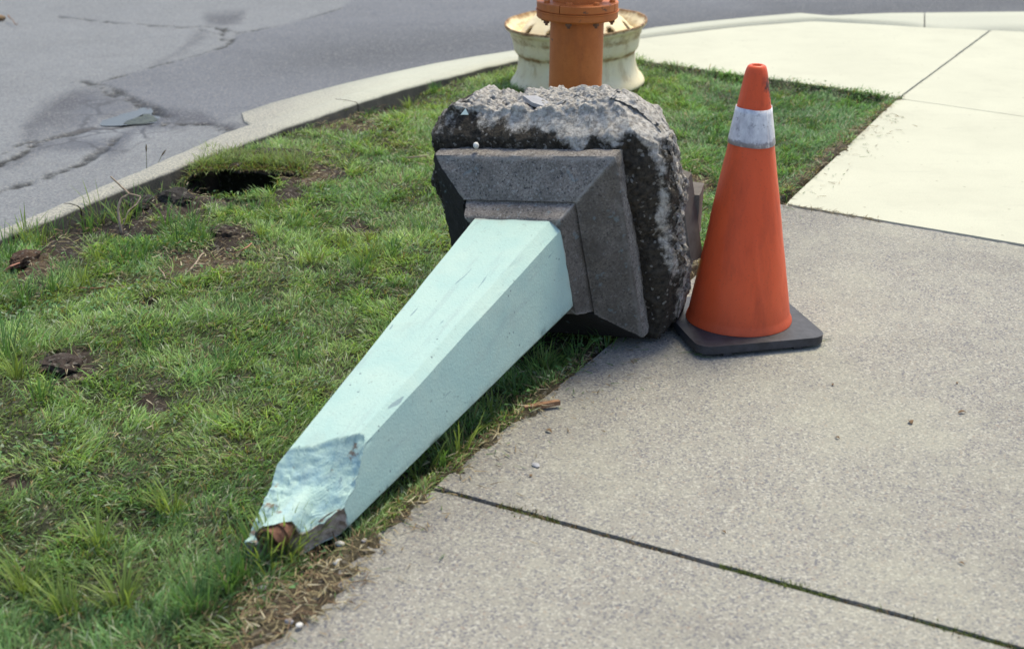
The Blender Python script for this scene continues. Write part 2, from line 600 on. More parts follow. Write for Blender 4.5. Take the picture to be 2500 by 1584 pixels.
def mat_rubble():
    m = NT('rough_foundation_concrete')
    soil = m.attr('soil', 'Fac')
    fine = m.noise(75, 6, 0.75)
    mid = m.noise(18, 5, 0.65)
    pale = m.mix(m.ramp(fine, [(0.34, 0.0), (0.62, 1.0)]), (0.15, 0.135, 0.12), (0.47, 0.44, 0.40))
    v = m.voro(140)
    pale = m.mix(m.ramp(m.sep(v, 0), [(0.82, 0.0), (0.86, 0.6)]), pale, (0.52, 0.49, 0.45))
    dark = m.mix(m.ramp(fine, [(0.36, 0.0), (0.68, 1.0)]), (0.014, 0.012, 0.010), (0.082, 0.068, 0.052))
    dark = m.mix(m.ramp(m.sep(v, 1), [(0.95, 0.0), (0.96, 0.5)]), dark, (0.36, 0.34, 0.31))
    br = m.noise(46, 8, 0.82)
    k = m.ramp(m.math('ADD', m.math('ADD', soil, m.math('MULTIPLY', m.math('SUBTRACT', mid, 0.5), 0.9)), m.math('MULTIPLY', m.math('SUBTRACT', br, 0.5), 1.5)), [(0.34, 0.0), (0.66, 1.0)])
    pale = m.mix(m.ramp(m.noise(30, 6, 0.75), [(0.52, 0.0), (0.70, 0.55)]), pale, (0.16, 0.145, 0.13))
    pale = m.mix(1.0, pale, (1.25, 1.25, 1.25), 'MULTIPLY')
    m.base(m.mix(k, pale, dark), 1.0)
    m.rough(0.95)
    m.bump(m.math('ADD', fine, mid), 0.9, 0.010)
    return m.m


def mat_simple(name, c1, c2, scale=20, rough=0.7, bump=0.2, bd=0.002, spec=0.3, metal=0.0):
    m = NT(name)
    n = m.noise(scale, 5, 0.65)
    m.base(m.mix(m.ramp(n, [(0.35, 0.0), (0.65, 1.0)]), c1, c2))
    m.rough(rough)
    m.b.inputs['Specular IOR Level'].default_value = spec
    m.b.inputs['Metallic'].default_value = metal
    if bump:
        m.bump(n, bump, bd)
    return m.m


def mat_cone():
    m = NT('orange_cone_plastic')
    co = m.coord()
    c = m.mix(m.ramp(m.noise(5, 4, 0.6, m.coord('Object', (1, 1, 0.4))), [(0.3, 0.0), (0.7, 1.0)]), (0.68, 0.085, 0.025), (0.75, 0.115, 0.036))
    st = m.noise(26, 5, 0.7, m.coord('Object', (1, 1, 0.22)))
    c = m.mix(m.ramp(st, [(0.48, 0.0), (0.75, 0.45)]), c, (0.33, 0.06, 0.03))
    fine = m.noise(210, 3, 0.7)
    c = m.mix(m.ramp(fine, [(0.60, 0.0), (0.72, 0.5)]), c, (0.22, 0.05, 0.03))
    z = m.sep(co, 2)
    # black scuffs near the tip on the right
    scuff = m.math('MULTIPLY', m.ramp(m.noise(30, 3, 0.6), [(0.44, 0.0), (0.58, 0.9)]),
                   m.math('MULTIPLY', m.ramp(z, [(0.628, 0.0), (0.645, 1.0), (0.695, 1.0), (0.715, 0.0)]), m.ramp(m.sep(co, 0), [(-0.005, 0.0), (0.015, 1.0)])))
    c = m.mix(scuff, c, (0.035, 0.025, 0.025))
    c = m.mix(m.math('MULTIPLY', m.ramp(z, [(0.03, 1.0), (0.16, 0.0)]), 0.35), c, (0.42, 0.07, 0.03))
    m.base(c)
    m.rough(m.ramp(st, [(0.4, 0.42), (0.7, 0.62)]))
    m.bump(m.math('ADD', m.noise(9, 3), m.math('MULTIPLY', fine, 0.08)), 0.14, 0.012)
    return m.m


def mat_collar():
    m = NT('white_collar_sheeting')
    n = m.noise(14, 5, 0.7, m.coord('Object', (1, 1, 0.5)))
    c = m.mix(m.ramp(n, [(0.36, 0.0), (0.62, 1.0)]), (0.76, 0.75, 0.76), (0.36, 0.35, 0.40))
    c = m.mix(m.ramp(m.noise(70, 4, 0.7), [(0.56, 0.0), (0.68, 0.75)]), c, (0.20, 0.19, 0.22))
    zz = m.sep(m.coord(), 2)
    gr = m.math('ADD', m.ramp(zz, [(0.535, 1.0), (0.565, 0.0)]), m.math('MULTIPLY', m.math('SUBTRACT', m.noise(40, 5, 0.7), 0.5), 1.6))
    c = m.mix(m.ramp(gr, [(0.85, 0.0), (1.3, 0.7)]), c, (0.16, 0.14, 0.15))
    st = m.noise(30, 4, 0.7, m.coord('Object', (1, 1, 0.12)))
    c = m.mix(m.ramp(st, [(0.58, 0.0), (0.70, 0.6)]), c, (0.30, 0.29, 0.33))
    m.base(c)
    m.rough(0.38)
    m.b.inputs['Specular IOR Level'].default_value = 0.5
    m.bump(m.noise(12, 3), 0.25, 0.006)
    return m.m


def mat_wheel():
    m = NT('cream_painted_steel')
    rust = m.attr('rust', 'Fac')
    n = m.noise(6, 5, 0.65)
    c = m.mix(m.ramp(n, [(0.35, 0.0), (0.65, 1.0)]), (0.78, 0.64, 0.38), (0.82, 0.72, 0.50))
    k = m.math('ADD', rust, m.math('MULTIPLY', m.math('SUBTRACT', m.noise(16, 6, 0.75), 0.5), 2.0))
    c = m.mix(m.ramp(k, [(0.30, 0.0), (0.75, 1.0)]), c, (0.36, 0.22, 0.10))
    k2 = m.math('ADD', rust, m.math('MULTIPLY', m.math('SUBTRACT', m.noise(30, 6, 0.75), 0.5), 2.2))
    c = m.mix(m.ramp(k2, [(0.62, 0.0), (0.95, 0.9)]), c, (0.12, 0.055, 0.03))
    sp = m.noise(60, 5, 0.75)
    c = m.mix(m.ramp(sp, [(0.62, 0.0), (0.70, 0.7)]), c, (0.25, 0.14, 0.07))
    run = m.noise(24, 5, 0.7, m.coord('Object', (1, 1, 0.15)))
    c = m.mix(m.ramp(run, [(0.54, 0.0), (0.70, 0.55)]), c, (0.42, 0.27, 0.12))
    m.base(c)
    m.rough(0.7)
    m.bump(m.math('ADD', n, sp), 0.2, 0.004)
    return m.m


def mat_hydrant():
    m = NT('orange_hydrant_paint')
    n = m.noise(8, 5, 0.65)
    c = m.mix(m.ramp(n, [(0.35, 0.0), (0.65, 1.0)]), (0.46, 0.125, 0.028), (0.54, 0.165, 0.042))
    c = m.mix(m.ramp(m.noise(130, 4, 0.7), [(0.56, 0.0), (0.7, 0.4)]), c, (0.28, 0.07, 0.02))
    c = m.mix(m.ramp(m.noise(22, 4, 0.65), [(0.655, 0.0), (0.68, 0.9)]), c, (0.09, 0.055, 0.04))
    c = m.mix(m.ramp(m.noise(14, 5, 0.7, m.coord('Object', (1, 1, 0.25))), [(0.52, 0.0), (0.72, 0.45)]), c, (0.25, 0.075, 0.03))
    m.base(c)
    m.rough(0.55)
    m.bump(m.noise(60, 4), 0.2, 0.003)
    return m.m


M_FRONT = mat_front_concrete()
M_WHITE = mat_white_concrete()
M_KERB = mat_kerb()
M_ASPH = mat_asphalt()
M_SOIL = mat_soil()
M_GRASS = mat_blades('grass_blades', 0.42)
M_STRAW = mat_blades('dry_straw', 0.15, 0.8)
M_PAINT = mat_paint()
M_PLINTH = mat_plinth()
M_RUBBLE = mat_rubble()
M_CONE = mat_cone()
M_COLLAR = mat_collar()
M_WHEEL = mat_wheel()
M_HYD = mat_hydrant()
M_RUBBER = mat_simple('black_rubber', (0.022, 0.023, 0.028), (0.048, 0.048, 0.058), 30, 0.55, 0.25, 0.003, 0.4)
M_RUST = mat_simple('rusty_iron', (0.10, 0.045, 0.028), (0.24, 0.12, 0.075), 60, 0.85, 0.5, 0.003)
M_FORM = mat_simple('smooth_formed_concrete', (0.115, 0.104, 0.096), (0.165, 0.150, 0.138), 30, 0.9, 0.3, 0.002)
M_JOINT = mat_simple('joint_dirt', (0.085, 0.078, 0.066), (0.18, 0.165, 0.14), 60, 0.95, 0.6, 0.004)
M_JOINT2 = mat_simple('joint_filler', (0.20, 0.19, 0.19), (0.30, 0.285, 0.28), 80, 0.95, 0.5, 0.004)
M_WOOD = mat_simple('weathered_wood', (0.15, 0.075, 0.04), (0.30, 0.17, 0.10), 60, 0.85, 0.5, 0.002)
M_ROOT = mat_simple('dry_root_bark', (0.24, 0.18, 0.13), (0.40, 0.32, 0.24), 80, 0.9, 0.4, 0.002)
M_REDROOT = mat_simple('reddish_root_bark', (0.36, 0.16, 0.11), (0.46, 0.24, 0.17), 80, 0.85, 0.3, 0.002)
M_PEBBLE = mat_simple('white_pebble', (0.52, 0.50, 0.47), (0.68, 0.66, 0.62), 60, 0.8, 0.3, 0.002)
M_GPEB = mat_simple('grey_pebble', (0.24, 0.23, 0.24), (0.38, 0.36, 0.36), 60, 0.8, 0.3, 0.002)
M_SLATE = mat_simple('grey_slate', (0.26, 0.26, 0.28), (0.36, 0.36, 0.38), 40, 0.7, 0.3, 0.002)
M_LEAF = mat_simple('dead_leaf', (0.13, 0.08, 0.045), (0.24, 0.16, 0.09), 50, 0.85, 0.2, 0.001)
M_CHIP = mat_simple('aqua_paint_flake', (0.34, 0.45, 0.46), (0.44, 0.54, 0.54), 40, 0.7, 0.2, 0.001)
M_WATER = NT('puddle_water')
M_WATER.base((0.085, 0.088, 0.085))
M_WATER.rough(0.22)
M_WATER.b.inputs['IOR'].default_value = 1.33
M_WATER.b.inputs['Specular IOR Level'].default_value = 0.25
M_WATER.bump(M_WATER.noise(14, 2), 0.05, 0.004)
M_WATER = M_WATER.m
M_REFLECTION = mat_simple('painted_reflection', (0.016, 0.022, 0.014), (0.07, 0.08, 0.055), 60, 0.5, 0.4, 0.003)

# ------------------------------------------------------------------ ground lines, taken off the photograph
KERB_IN = [(-420, 730), (-200, 655), (0, 581), (52, 560), (160, 518), (290, 463), (386, 427), (483, 389), (590, 350), (706, 306), (800, 275), (890, 244), (986, 215), (1050, 198), (1116, 182), (1182, 164), (1250, 148), (1340, 131), (1430, 118)]
KERB_OUT_L = [(-420, 705), (-200, 632), (0, 560), (110, 513), (213, 468), (320, 421), (426, 377), (500, 340), (566, 308), (644, 292)]
SEAM = [(644, 292), (758, 258), (883, 218), (1038, 177), (1168, 150), (1250, 134), (1340, 120), (1430, 107), (1520, 97), (1600, 87), (1700, 74), (1803, 63), (1900, 55), (1986, 50), (2060, 53), (2128, 57), (2270, 66), (2400, 72), (2500, 76), (2900, 94), (3400, 118)]
GUT_OUT = [(589, 273), (659, 248), (740, 226), (841, 200), (950, 175), (1064, 151), (1158, 135), (1250, 121), (1340, 107), (1430, 93), (1520, 79), (1600, 65), (1720, 51), (1844, 39), (1953, 30), (2027, 37), (2100, 33), (2169, 30), (2300, 28), (2500, 26), (2900, 24), (3400, 22)]
EDGE = [(2190, 241), (640, 1535)]
ROAD_Z = -0.10

kin = GA(KERB_IN)
EDGE_W = GA(EDGE)
E_DIR = (EDGE_W[1] - EDGE_W[0]) / np.linalg.norm(EDGE_W[1] - EDGE_W[0])
E_NRM = np.array([-E_DIR[1], E_DIR[0]])          # sign fixed below: towards the pavement
if E_NRM[0] < 0:
    E_NRM = -E_NRM
BACK_EDGE = GA([(1430, 120), (1590, 153), (1890, 195), (2190, 241)])
edge_near = EDGE_W[1] + E_DIR * 3.0
LAWN = np.array(list(kin) + list(BACK_EDGE) + [EDGE_W[1], edge_near, (-4.0, edge_near[1]), (-4.0, kin[0][1])])

# ------------------------------------------------------------------ road
XS = np.arange(-4.4, 5.2, 0.0135)
YS = np.arange(4.2, 11.2, 0.024)
X, Y = np.meshgrid(XS, YS, indexing='ij')
x, y = X.ravel(), Y.ravel()
px = PX(np.stack([x, y, np.full_like(x, ROAD_Z)], -1))
u, v = px[:, 0], px[:, 1]
nz1 = fbm(x, y, sc=2.2, oct=5, seed=3)
nz2 = fbm(x, y, sc=9, oct=4, seed=5)
un, vn = u + nz1 * 26 + nz2 * 12, v + nz1 * 7 + nz2 * 4
OLD, NEW, WET = np.array([0.257, 0.270, 0.290]), np.array([0.195, 0.206, 0.235]), np.array([0.085, 0.088, 0.110])
col = np.tile(OLD, (len(x), 1)) * (1 + 0.08 * nz1 + 0.05 * nz2)[:, None]
newpoly = [(244, 200), (363, 166), (465, 140), (547, 113), (567, 102), (573, 84), (680, 65), (835, 20), (900, -30), (3600, -120), (3600, 30), (1953, 42), (1250, 130), (589, 275), (523, 302), (407, 282), (330, 240)]
k = soft_poly(u + nz2 * 5, v + nz2 * 2, newpoly, 7)
band = np.exp(-((v - (150 - 0.085 * (u - 700) + 8 * nz1)) / 48) ** 2) * sstep(420, 900, u)
newc = NEW * (1 + 0.07 * nz1 + 0.05 * nz2)[:, None] * (1 - 0.30 * np.clip(band, 0, 1))[:, None]
col = col * (1 - k[:, None]) + newc * k[:, None]
# oil-darkened and damp areas
for poly, soft, amt in (
        ([(110, 256), (174, 224), (218, 215), (291, 227), (363, 262), (244, 297), (241, 308), (102, 334), (58, 346), (75, 300)], 24, 0.7),
        ([(150, 240), (185, 222), (230, 222), (228, 245), (175, 262), (140, 262)], 20, 0.6),
        ([(78, 363), (161, 337), (280, 332), (296, 312), (446, 306), (330, 318), (291, 358), (246, 384), (246, 362), (156, 364)], 16, 0.8),
        ([(407, 262), (494, 276), (532, 299), (619, 305), (567, 320), (520, 310), (450, 302), (407, 308), (320, 312)], 14, 0.8),
        ([(300, 236), (330, 240), (385, 262), (412, 286), (390, 284), (350, 262)], 14, 0.75),
        ([(506, 35), (605, 30), (585, 55), (552, 68), (508, 58)], 14, 0.7),
        ([(372, 157), (421, 134), (494, 84), (525, 84), (470, 112), (400, 150)], 12, 0.55),
        ([(0, 398), (47, 384), (80, 350), (160, 330), (80, 372), (40, 395), (0, 412)], 12, 0.6)):
    kk = soft_poly(un, vn, poly, soft) * amt
    col = col * (1 - kk[:, None]) + WET * kk[:, None]
wet = soft_poly(un, vn, [(60, 365), (150, 320), (200, 225), (300, 225), (400, 262), (520, 296), (446, 315), (246, 384)], 40)
# cracks, cut into the surface
crack = np.zeros_like(x)
nz3 = fbm(x, y, sc=26, oct=3, seed=8)
jx, jy = x + 0.020 * nz2 + 0.012 * nz3, y + 0.035 * nz2 + 0.022 * nz3
for pts, w in (
        ([(150, 40), (240, 52), (330, 60), (430, 67), (520, 68), (560, 75), (575, 82), (599, 80)], 0.011),
        ([(680, 65), (599, 80), (573, 84), (567, 102), (547, 113), (465, 140), (363, 166), (300, 184), (244, 200)], 0.010),
        ([(835, 20), (760, 44), (680, 65)], 0.006),
        ([(552, 70), (542, 84), (540, 97)], 0.011), ([(540, 97), (567, 98)], 0.006), ([(485, 72), (530, 85)], 0.006),
        ([(206, 198), (222, 204), (244, 206), (291, 222), (320, 241), (345, 250), (375, 259), (410, 285)], 0.020),
        ([(250, 216), (262, 228), (300, 232)], 0.010),
        ([(-60, 425), (0, 400), (47, 384), (78, 353), (150, 330), (244, 311), (312, 306), (446, 301), (519, 303)], 0.017),
        ([(-60, 412), (0, 376), (42, 353), (80, 345)], 0.012),
        ([(-80, 505), (0, 465), (104, 434), (202, 397), (249, 369), (291, 332)], 0.015),
        ([(519, 303), (567, 318), (600, 318)], 0.014)):
    d = dist_line(jx, jy * 1.0, GA(pts, ROAD_Z))
    wv = 1.75 * w * np.clip(0.75 + 1.3 * nz2 + 0.8 * nz3, 0.15, 1.8)
    crack = np.maximum(crack, (1 - sstep(wv * 0.4, wv * 1.25, d)) * np.clip(0.8 + 0.9 * nz3, 0.25, 1))
col = col * (1 - 0.86 * crack)[:, None]
zr = ROAD_Z + 0.006 * nz1 - 0.010 * crack
pdl = [(241, 305), (252, 290), (300, 273), (352, 262), (368, 264), (381, 273), (384, 285), (381, 298), (340, 305), (290, 308)]
zr -= 0.016 * soft_poly(u + nz2 * 7, v + nz2 * 3, pdl, 9) * (1 + 0.25 * nz3)
keep_poly = np.array(list(GA(KERB_IN, 0.0)[:14]) + list(GA(SEAM[2:], 0.0)) + [(9, 12), (-6, 12), (-6, 4)])
inside = in_poly(x, y, np.array(list(GA(KERB_IN[:10], 0.0)) + list(GA(SEAM[2:], 0.0)) + [(9.0, 12.0), (-6.0, 12.0), (-6.0, kin[0][1])]))
Q = grid_quads(len(XS), len(YS))
kq = inside[Q].all(1)
Q = Q[kq]
used = np.unique(Q)
remap = np.full(len(x), -1)
remap[used] = np.arange(len(used))
road = mesh_np('road', np.stack([x, y, zr], -1)[used], remap[Q], None, M_ASPH, True, col[used], {'wet': wet[used]})
tag(road, 'old grey asphalt street with cracks and damp patches', kind='structure')

# ground that carries on outside the picture
bm = bmesh.new()
B = 90
for x0, y0, x1, y1 in ((-B, 11.15, B, B), (-B, -20, -4.35, 11.15), (5.15, 8.6, B, 11.15)):
    vs = [bm.verts.new((a, b, ROAD_Z - 0.004)) for a, b in ((x0, y0), (x1, y0), (x1, y1), (x0, y1))]
    bm.faces.new(vs)
g = bm_obj('distant_ground', bm, mat_simple('far_asphalt', (0.17, 0.175, 0.2), (0.24, 0.245, 0.27), 40, 0.9, 0.2), smooth=False)
tag(g, 'asphalt carrying on beyond the street', kind='structure')

# puddle
pud = [(241, 305), (252, 290), (300, 273), (352, 262), (368, 264), (381, 273), (384, 285), (381, 298), (340, 305), (290, 308)]


def sheet(name, pts, z, mat, parent=None, thick=0.004, rag=0.004, sub=5):
    P = GA(pts, z)
    out = []
    for a, b in zip(P, np.roll(P, -1, 0)):
        for t in np.arange(sub) / sub:
            out.append(a + (b - a) * t)
    out = np.array(out)
    out += np.stack([fbm(out[:, 0], out[:, 1], sc=12, oct=3, seed=9), fbm(out[:, 0], out[:, 1], sc=12, oct=3, seed=19)], -1) * rag * 3
    bm = bmesh.new()
    bm_prism(bm, out, z - thick, z)
    bmesh.ops.triangulate(bm, faces=[f for f in bm.faces if len(f.verts) > 4])
    return bm_obj(name, bm, mat, parent, smooth=False)


puddle = tag(sheet('puddle', pud, ROAD_Z - 0.0100, M_WATER, rag=0.012, thick=0.002), 'shallow puddle lying in a dip of the street', kind='structure')
sheet('reflection_patch', [(300, 303), (312, 293), (350, 281), (374, 276), (372, 287), (374, 296), (340, 303), (318, 305)], ROAD_Z - 0.0086, M_REFLECTION, puddle, 0.0012, 0.012)  # dark green sheet painting a tree reflection into the puddle


# ------------------------------------------------------------------ kerb and gutter
def resample(P, n):
    P = np.asarray(P, float)
    d = np.r_[0, np.cumsum(np.linalg.norm(np.diff(P, axis=0), axis=1))]
    t = np.linspace(0, d[-1], n)
    return np.stack([np.interp(t, d, P[:, k]) for k in range(P.shape[1])], -1)


kerb = empty('kerb')
tag(kerb, 'concrete kerb and gutter curving round the corner', kind='structure')
N = 420
inn = resample(kin, N)
outl = np.vstack([GA(KERB_OUT_L), GA(SEAM[1:8], 0.0)])
outw = resample(outl, N)
# kerb: back foot, back top, top, front top, front foot
w_ = outw - inn
# make the outer line a true offset neighbour of the inner one
T = np.gradient(inn, axis=0)
T /= np.linalg.norm(T, axis=1)[:, None]
NR = np.stack([-T[:, 1], T[:, 0]], -1)
dd = np.array([dist_line(np.array([p[0]]), np.array([p[1]]), outl)[0] for p in inn])
dd = np.clip(np.convolve(np.pad(dd, 20, 'edge'), np.ones(41) / 41, 'valid'), 0.06, 0.2)
rag1 = 0.006 * fbm(inn[:, 0], inn[:, 1], sc=9, oct=4, seed=41)
rag2 = 0.006 * fbm(inn[:, 0], inn[:, 1], sc=11, oct=4, seed=42)
joints = [0, 96, 262, N - 1]
for a, b in zip(joints[:-1], joints[1:]):
    i = np.arange(a, b + 1)
    gap = np.zeros(len(i))
    sect = []
    for (off, z) in ((0.0, -0.30), (0.0, -0.014), (0.004, -0.005), (0.016, 0.0), (0.5, 0.003), (0.85, 0.0), (0.97, -0.008), (1.0, -0.02), (1.08, -0.14)):
        o_ = off * dd[i] if off > 0.1 or off == 0 else np.full(len(i), off)
        p = inn[i] + NR[i] * (o_ + (rag1[i] if off < 0.1 else rag2[i]))[:, None]
        zz = z + 0.0025 * fbm(p[:, 0], p[:, 1], sc=14, oct=3, seed=7)
        q = np.column_stack([p, zz])
        q[0, :2] += (q[1, :2] - q[0, :2]) * 0.3
        q[-1, :2] += (q[-2, :2] - q[-1, :2]) * 0.3
        sect.append(q)
    V = np.stack(sect, 1).reshape(-1, 3)
    Qk = grid_quads(len(i), len(sect))
    mesh_np('kerb_segment', V, Qk[:, ::-1], kerb, M_KERB)
# gutter pan
NG = 260
gs = resample(GA(GUT_OUT, ROAD_Z + 0.012), NG)
sm = resample(np.vstack([GA([(596, 300)], ROAD_Z), GA(SEAM, -0.02)]), NG)
# match by arc of outer line: use nearest parameter
uo = PX(np.column_stack([gs, np.full(NG, ROAD_Z)]))[:, 0]
us = PX(np.column_stack([sm, np.full(NG, -0.02)]))[:, 0]
sm2 = np.stack([np.interp(uo, us, sm[:, 0]), np.interp(uo, us, sm[:, 1])], -1)
ramp_z = -0.094 + 0.088 * sstep(1280, 1600, uo)
ramp_z = ramp_z - 0.030 * np.exp(-((uo - 2330) / 90) ** 2)
cuts = [0, int(np.argmin(np.abs(uo - 2262))), NG - 1]
for a, b in zip(cuts[:-1], cuts[1:]):
    rows = []
    ii = np.arange(a, b + 1)
    for t in (-0.0, 0.03, 0.3, 0.65, 0.97, 1.0):
        p = sm2[ii] * (1 - t) + gs[ii] * t
        z = ramp_z[ii] * (1 - t) + (ROAD_Z + 0.007) * t
        z = z + (0 if 0.02 < t < 0.98 else -0.03)
        q = np.column_stack([p, z])
        q[0, :2] += (q[1, :2] - q[0, :2]) * 0.12
        q[-1, :2] += (q[-2, :2] - q[-1, :2]) * 0.12
        rows.append(q)
    mesh_np('gutter_slab', np.stack(rows, 1).reshape(-1, 3), grid_quads(len(ii), len(rows))[:, ::-1], kerb, M_KERB)

# ------------------------------------------------------------------ pavement slabs
walk = empty('pavement')
tag(walk, 'concrete pavement slabs beside the lawn', kind='structure')


def slab(pts, mat, inset=0.004, z=0.0, jag=0.003, name='slab', thick=0.10):
    P = np.asarray(pts, float)
    out = []
    for a, b in zip(P, np.roll(P, -1, 0)):
        n = max(2, int(np.linalg.norm(b - a) / 0.05))
        for t in np.arange(n) / n:
            out.append(a + (b - a) * t)
    out = np.array(out)
    out += np.stack([fbm(out[:, 0], out[:, 1], sc=16, oct=3, seed=51), fbm(out[:, 0], out[:, 1], sc=16, oct=3, seed=52)], -1) * jag
    bm = bmesh.new()
    bm_prism(bm, out, z - thick, z)
    top = [f for f in bm.faces if len(f.verts) > 4 and f.calc_center_median().z > z - 0.01]
    es = [e for f in top for e in f.edges]
    bmesh.ops.bevel(bm, geom=es, offset=0.006, segments=2, affect='EDGES')
    o = bm_obj(name, bm, mat, walk, smooth=False)
    return o


e0, e1 = EDGE_W
Bl = G(1915, 500)[:2]
# joint line B between pale slab and front slab, joint line A across the front
Bdir = (G(2500, 600)[:2] - G(1925, 502)[:2])
Bdir /= np.linalg.norm(Bdir)
Adir = (G(2483, 1580)[:2] - G(1056, 1190)[:2])
Adir /= np.linalg.norm(Adir)
Cdir = (G(2500, 285)[:2] - G(2193, 241)[:2])
Cdir /= np.linalg.norm(Cdir)
A0, B0, C0 = G(1056, 1190)[:2], G(1915, 500)[:2], G(2193, 241)[:2]
nA = np.array([-Adir[1], Adir[0]])
nB = np.array([-Bdir[1], Bdir[0]])
nC = np.array([-Cdir[1], Cdir[0]])
Rg = 5.0
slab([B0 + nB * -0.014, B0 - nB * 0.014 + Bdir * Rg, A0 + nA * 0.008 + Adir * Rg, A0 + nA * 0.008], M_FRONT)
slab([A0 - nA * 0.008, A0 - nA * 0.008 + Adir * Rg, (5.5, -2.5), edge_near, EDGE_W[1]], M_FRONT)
slab([C0 - nC * 0.003, C0 - nC * 0.003 + Cdir * Rg, B0 + nB * 0.014 + Bdir * Rg, B0 + nB * 0.014], M_WHITE, jag=0.002)
F1 = G(2421, 77)[:2]
fd = (F1 - C0) / np.linalg.norm(F1 - C0)
fn = np.array([-fd[1], fd[0]]) * 0.005
seamw = GA(SEAM, 0.0)
rt = [G(a, b)[:2] for a, b in ((2421, 74.5), (2500, 78), (2900, 96), (3400, 120))]
slab([C0 - fn + nC * 0.003] + rt[0:1] + rt[1:] + [C0 + nC * 0.003 + Cdir * Rg], M_WHITE, jag=0.001)
lt_ = [G(a, b)[:2] for a, b in ((2415, 74.5), (2270, 68.5), (2128, 59.5), (1986, 52.5), (1803, 66), (1600, 90), (1500, 104), (1430, 118))]
slab([BACK_EDGE[0], BACK_EDGE[1], BACK_EDGE[2], C0 + fn] + lt_, M_WHITE, jag=0.003)


# joints: strips of dirt lying a little below the slabs
def strip(a, d, L, w, z, mat, name='joint_dirt'):
    n = int(L / 0.012)
    t = np.linspace(0, L, n)
    rows = []
    nn = np.array([-d[1], d[0]])
    for s in (-0.5, -0.2, 0.2, 0.5):
        p = a + d * t[:, None] + nn * (s * w)
        zz = z + 0.004 * fbm(p[:, 0], p[:, 1], sc=40, oct=3, seed=61) + (0.002 if abs(s) < .3 else 0)
        rows.append(np.column_stack([p, zz]))
    return mesh_np(name, np.stack(rows, 1).reshape(-1, 3), grid_quads(n, 4)[:, ::-1], walk, mat)


strip(A0 - Adir * 0.02, Adir, 3.2, 0.03, -0.012, M_JOINT)
strip(B0 - Bdir * 0.02, Bdir, 3.2, 0.04, -0.009, M_JOINT2)
strip(C0, Cdir, 3.2, 0.02, -0.006, M_JOINT2)
strip(C0, fd, 1.9, 0.02, -0.010, M_JOINT)
sj = resample(seamw[8:], 300)
Ts = np.gradient(sj, axis=0)
Ts /= np.linalg.norm(Ts, axis=1)[:, None]
Ns = np.stack([-Ts[:, 1], Ts[:, 0]], -1)
rows = [np.column_stack([sj + Ns * o_, np.full(300, -0.012)]) for o_ in (-0.035, -0.005, 0.025)]
mesh_np('joint_dirt', np.stack(rows, 1).reshape(-1, 3), grid_quads(300, 3)[:, ::-1], walk, M_JOINT)
# bed under the slabs, so that no gap shows through
bm = bmesh.new()
bm_prism(bm, [tuple(EDGE_W[1] + E_NRM * 0.03), tuple(edge_near + E_NRM * 0.03), (5.6, -2.6), (6.5, 6.0), tuple(rt[-1] - np.array([0, .1])), tuple(rt[1] - np.array([0, .06])), tuple(lt_[2] - np.array([0, .08])), tuple(lt_[4] - np.array([0, .12])), tuple(BACK_EDGE[1] + np.array([.05, .06])), tuple(C0 + np.array([0.03, -0.01]))], -0.14, -0.055)
bm_obj('slab_bed', bm, M_JOINT, walk, smooth=False)

# ------------------------------------------------------------------ lawn: soil surface
HOLE = dict(x0=G(462, 445, -0.04)[0], x1=G(690, 440, -0.04)[0], y0=G(570, 480, -0.05)[1], y1=G(570, 480, -0.05)[1] + 0.45)
# bare soil patches: photograph ellipse centre, radii, height of the mound, strength
BARE = [((560, 488), (140, 28), 0.0, 0.9), ((430, 470), (75, 48), 0.015, 0.95), ((330, 560), (70, 26), 0.0, 0.8), ((470, 450), (40, 30), 0.0, .8), ((110, 545), (110, 22), 0, .6), ((150, 895), (88, 44), 0.010, 1.0), ((574, 577), (64, 32), 0.030, 1.0), ((755, 418), (88, 40), 0.02, 0.95), ((390, 500), (110, 50), 0.035, 1.0),
        ((150, 600), (85, 50), 0.02, 0.85), ((85, 655), (60, 45), 0.03, 0.9), ((500, 630), (125, 30), 0.0, 0.75), ((430, 660), (70, 20), 0.0, 0.7), ((362, 745), (26, 14), 0.0, 0.9),
        ((372, 972), (50, 36), 0.0, 0.8), ((25, 1180), (45, 28), 0.0, 0.8), ((860, 548), (40, 14), 0.0, 0.7), ((510, 705), (40, 18), 0.0, 0.7),
        ((850, 298), (110, 24), 0.0, 0.7), ((1690, 440), (50, 26), 0.0, 0.7), ((1690, 660), (40, 60), 0.0, 0.7), ((270, 520), (130, 40), 0.0, 0.85), ((180, 560), (80, 26), 0, .8),
        ((420, 1225), (45, 18), 0, .5), ((830, 930), (28, 18), 0, .5), ((980, 350), (40, 30), 0, .35), ((760, 1340), (50, 24), 0, .9), ((700, 470), (50, 22), 0.01, .8), ((1150, 205), (90, 18), 0, .45)]


def bare_mask(x, y):
    p = PX(np.stack([x, y, np.full_like(x, -0.02)], -1))
    n = fbm(x, y, sc=13, oct=4, seed=71)
    m = np.zeros_like(x)
    hz = np.zeros_like(x)
    for (cx, cy), (rx, ry), h, st in BARE:
        d = np.sqrt(((p[:, 0] - cx) / rx) ** 2 + ((p[:, 1] - cy) / ry) ** 2) + 0.55 * n
        k = 1 - sstep(0.70, 1.12, d)
        m = np.maximum(m, k * st)
        hz += h * np.exp(-np.clip(d, 0, 9) ** 2 * 1.2)
    return m, hz


def edge_coord(x, y):
    """distance past the pavement edge line (positive: over the pavement) and distance along it from the far corner"""
    dx, dy = x - EDGE_W[0][0], y - EDGE_W[0][1]
    return dx * E_NRM[0] + dy * E_NRM[1], dx * E_DIR[0] + dy * E_DIR[1]


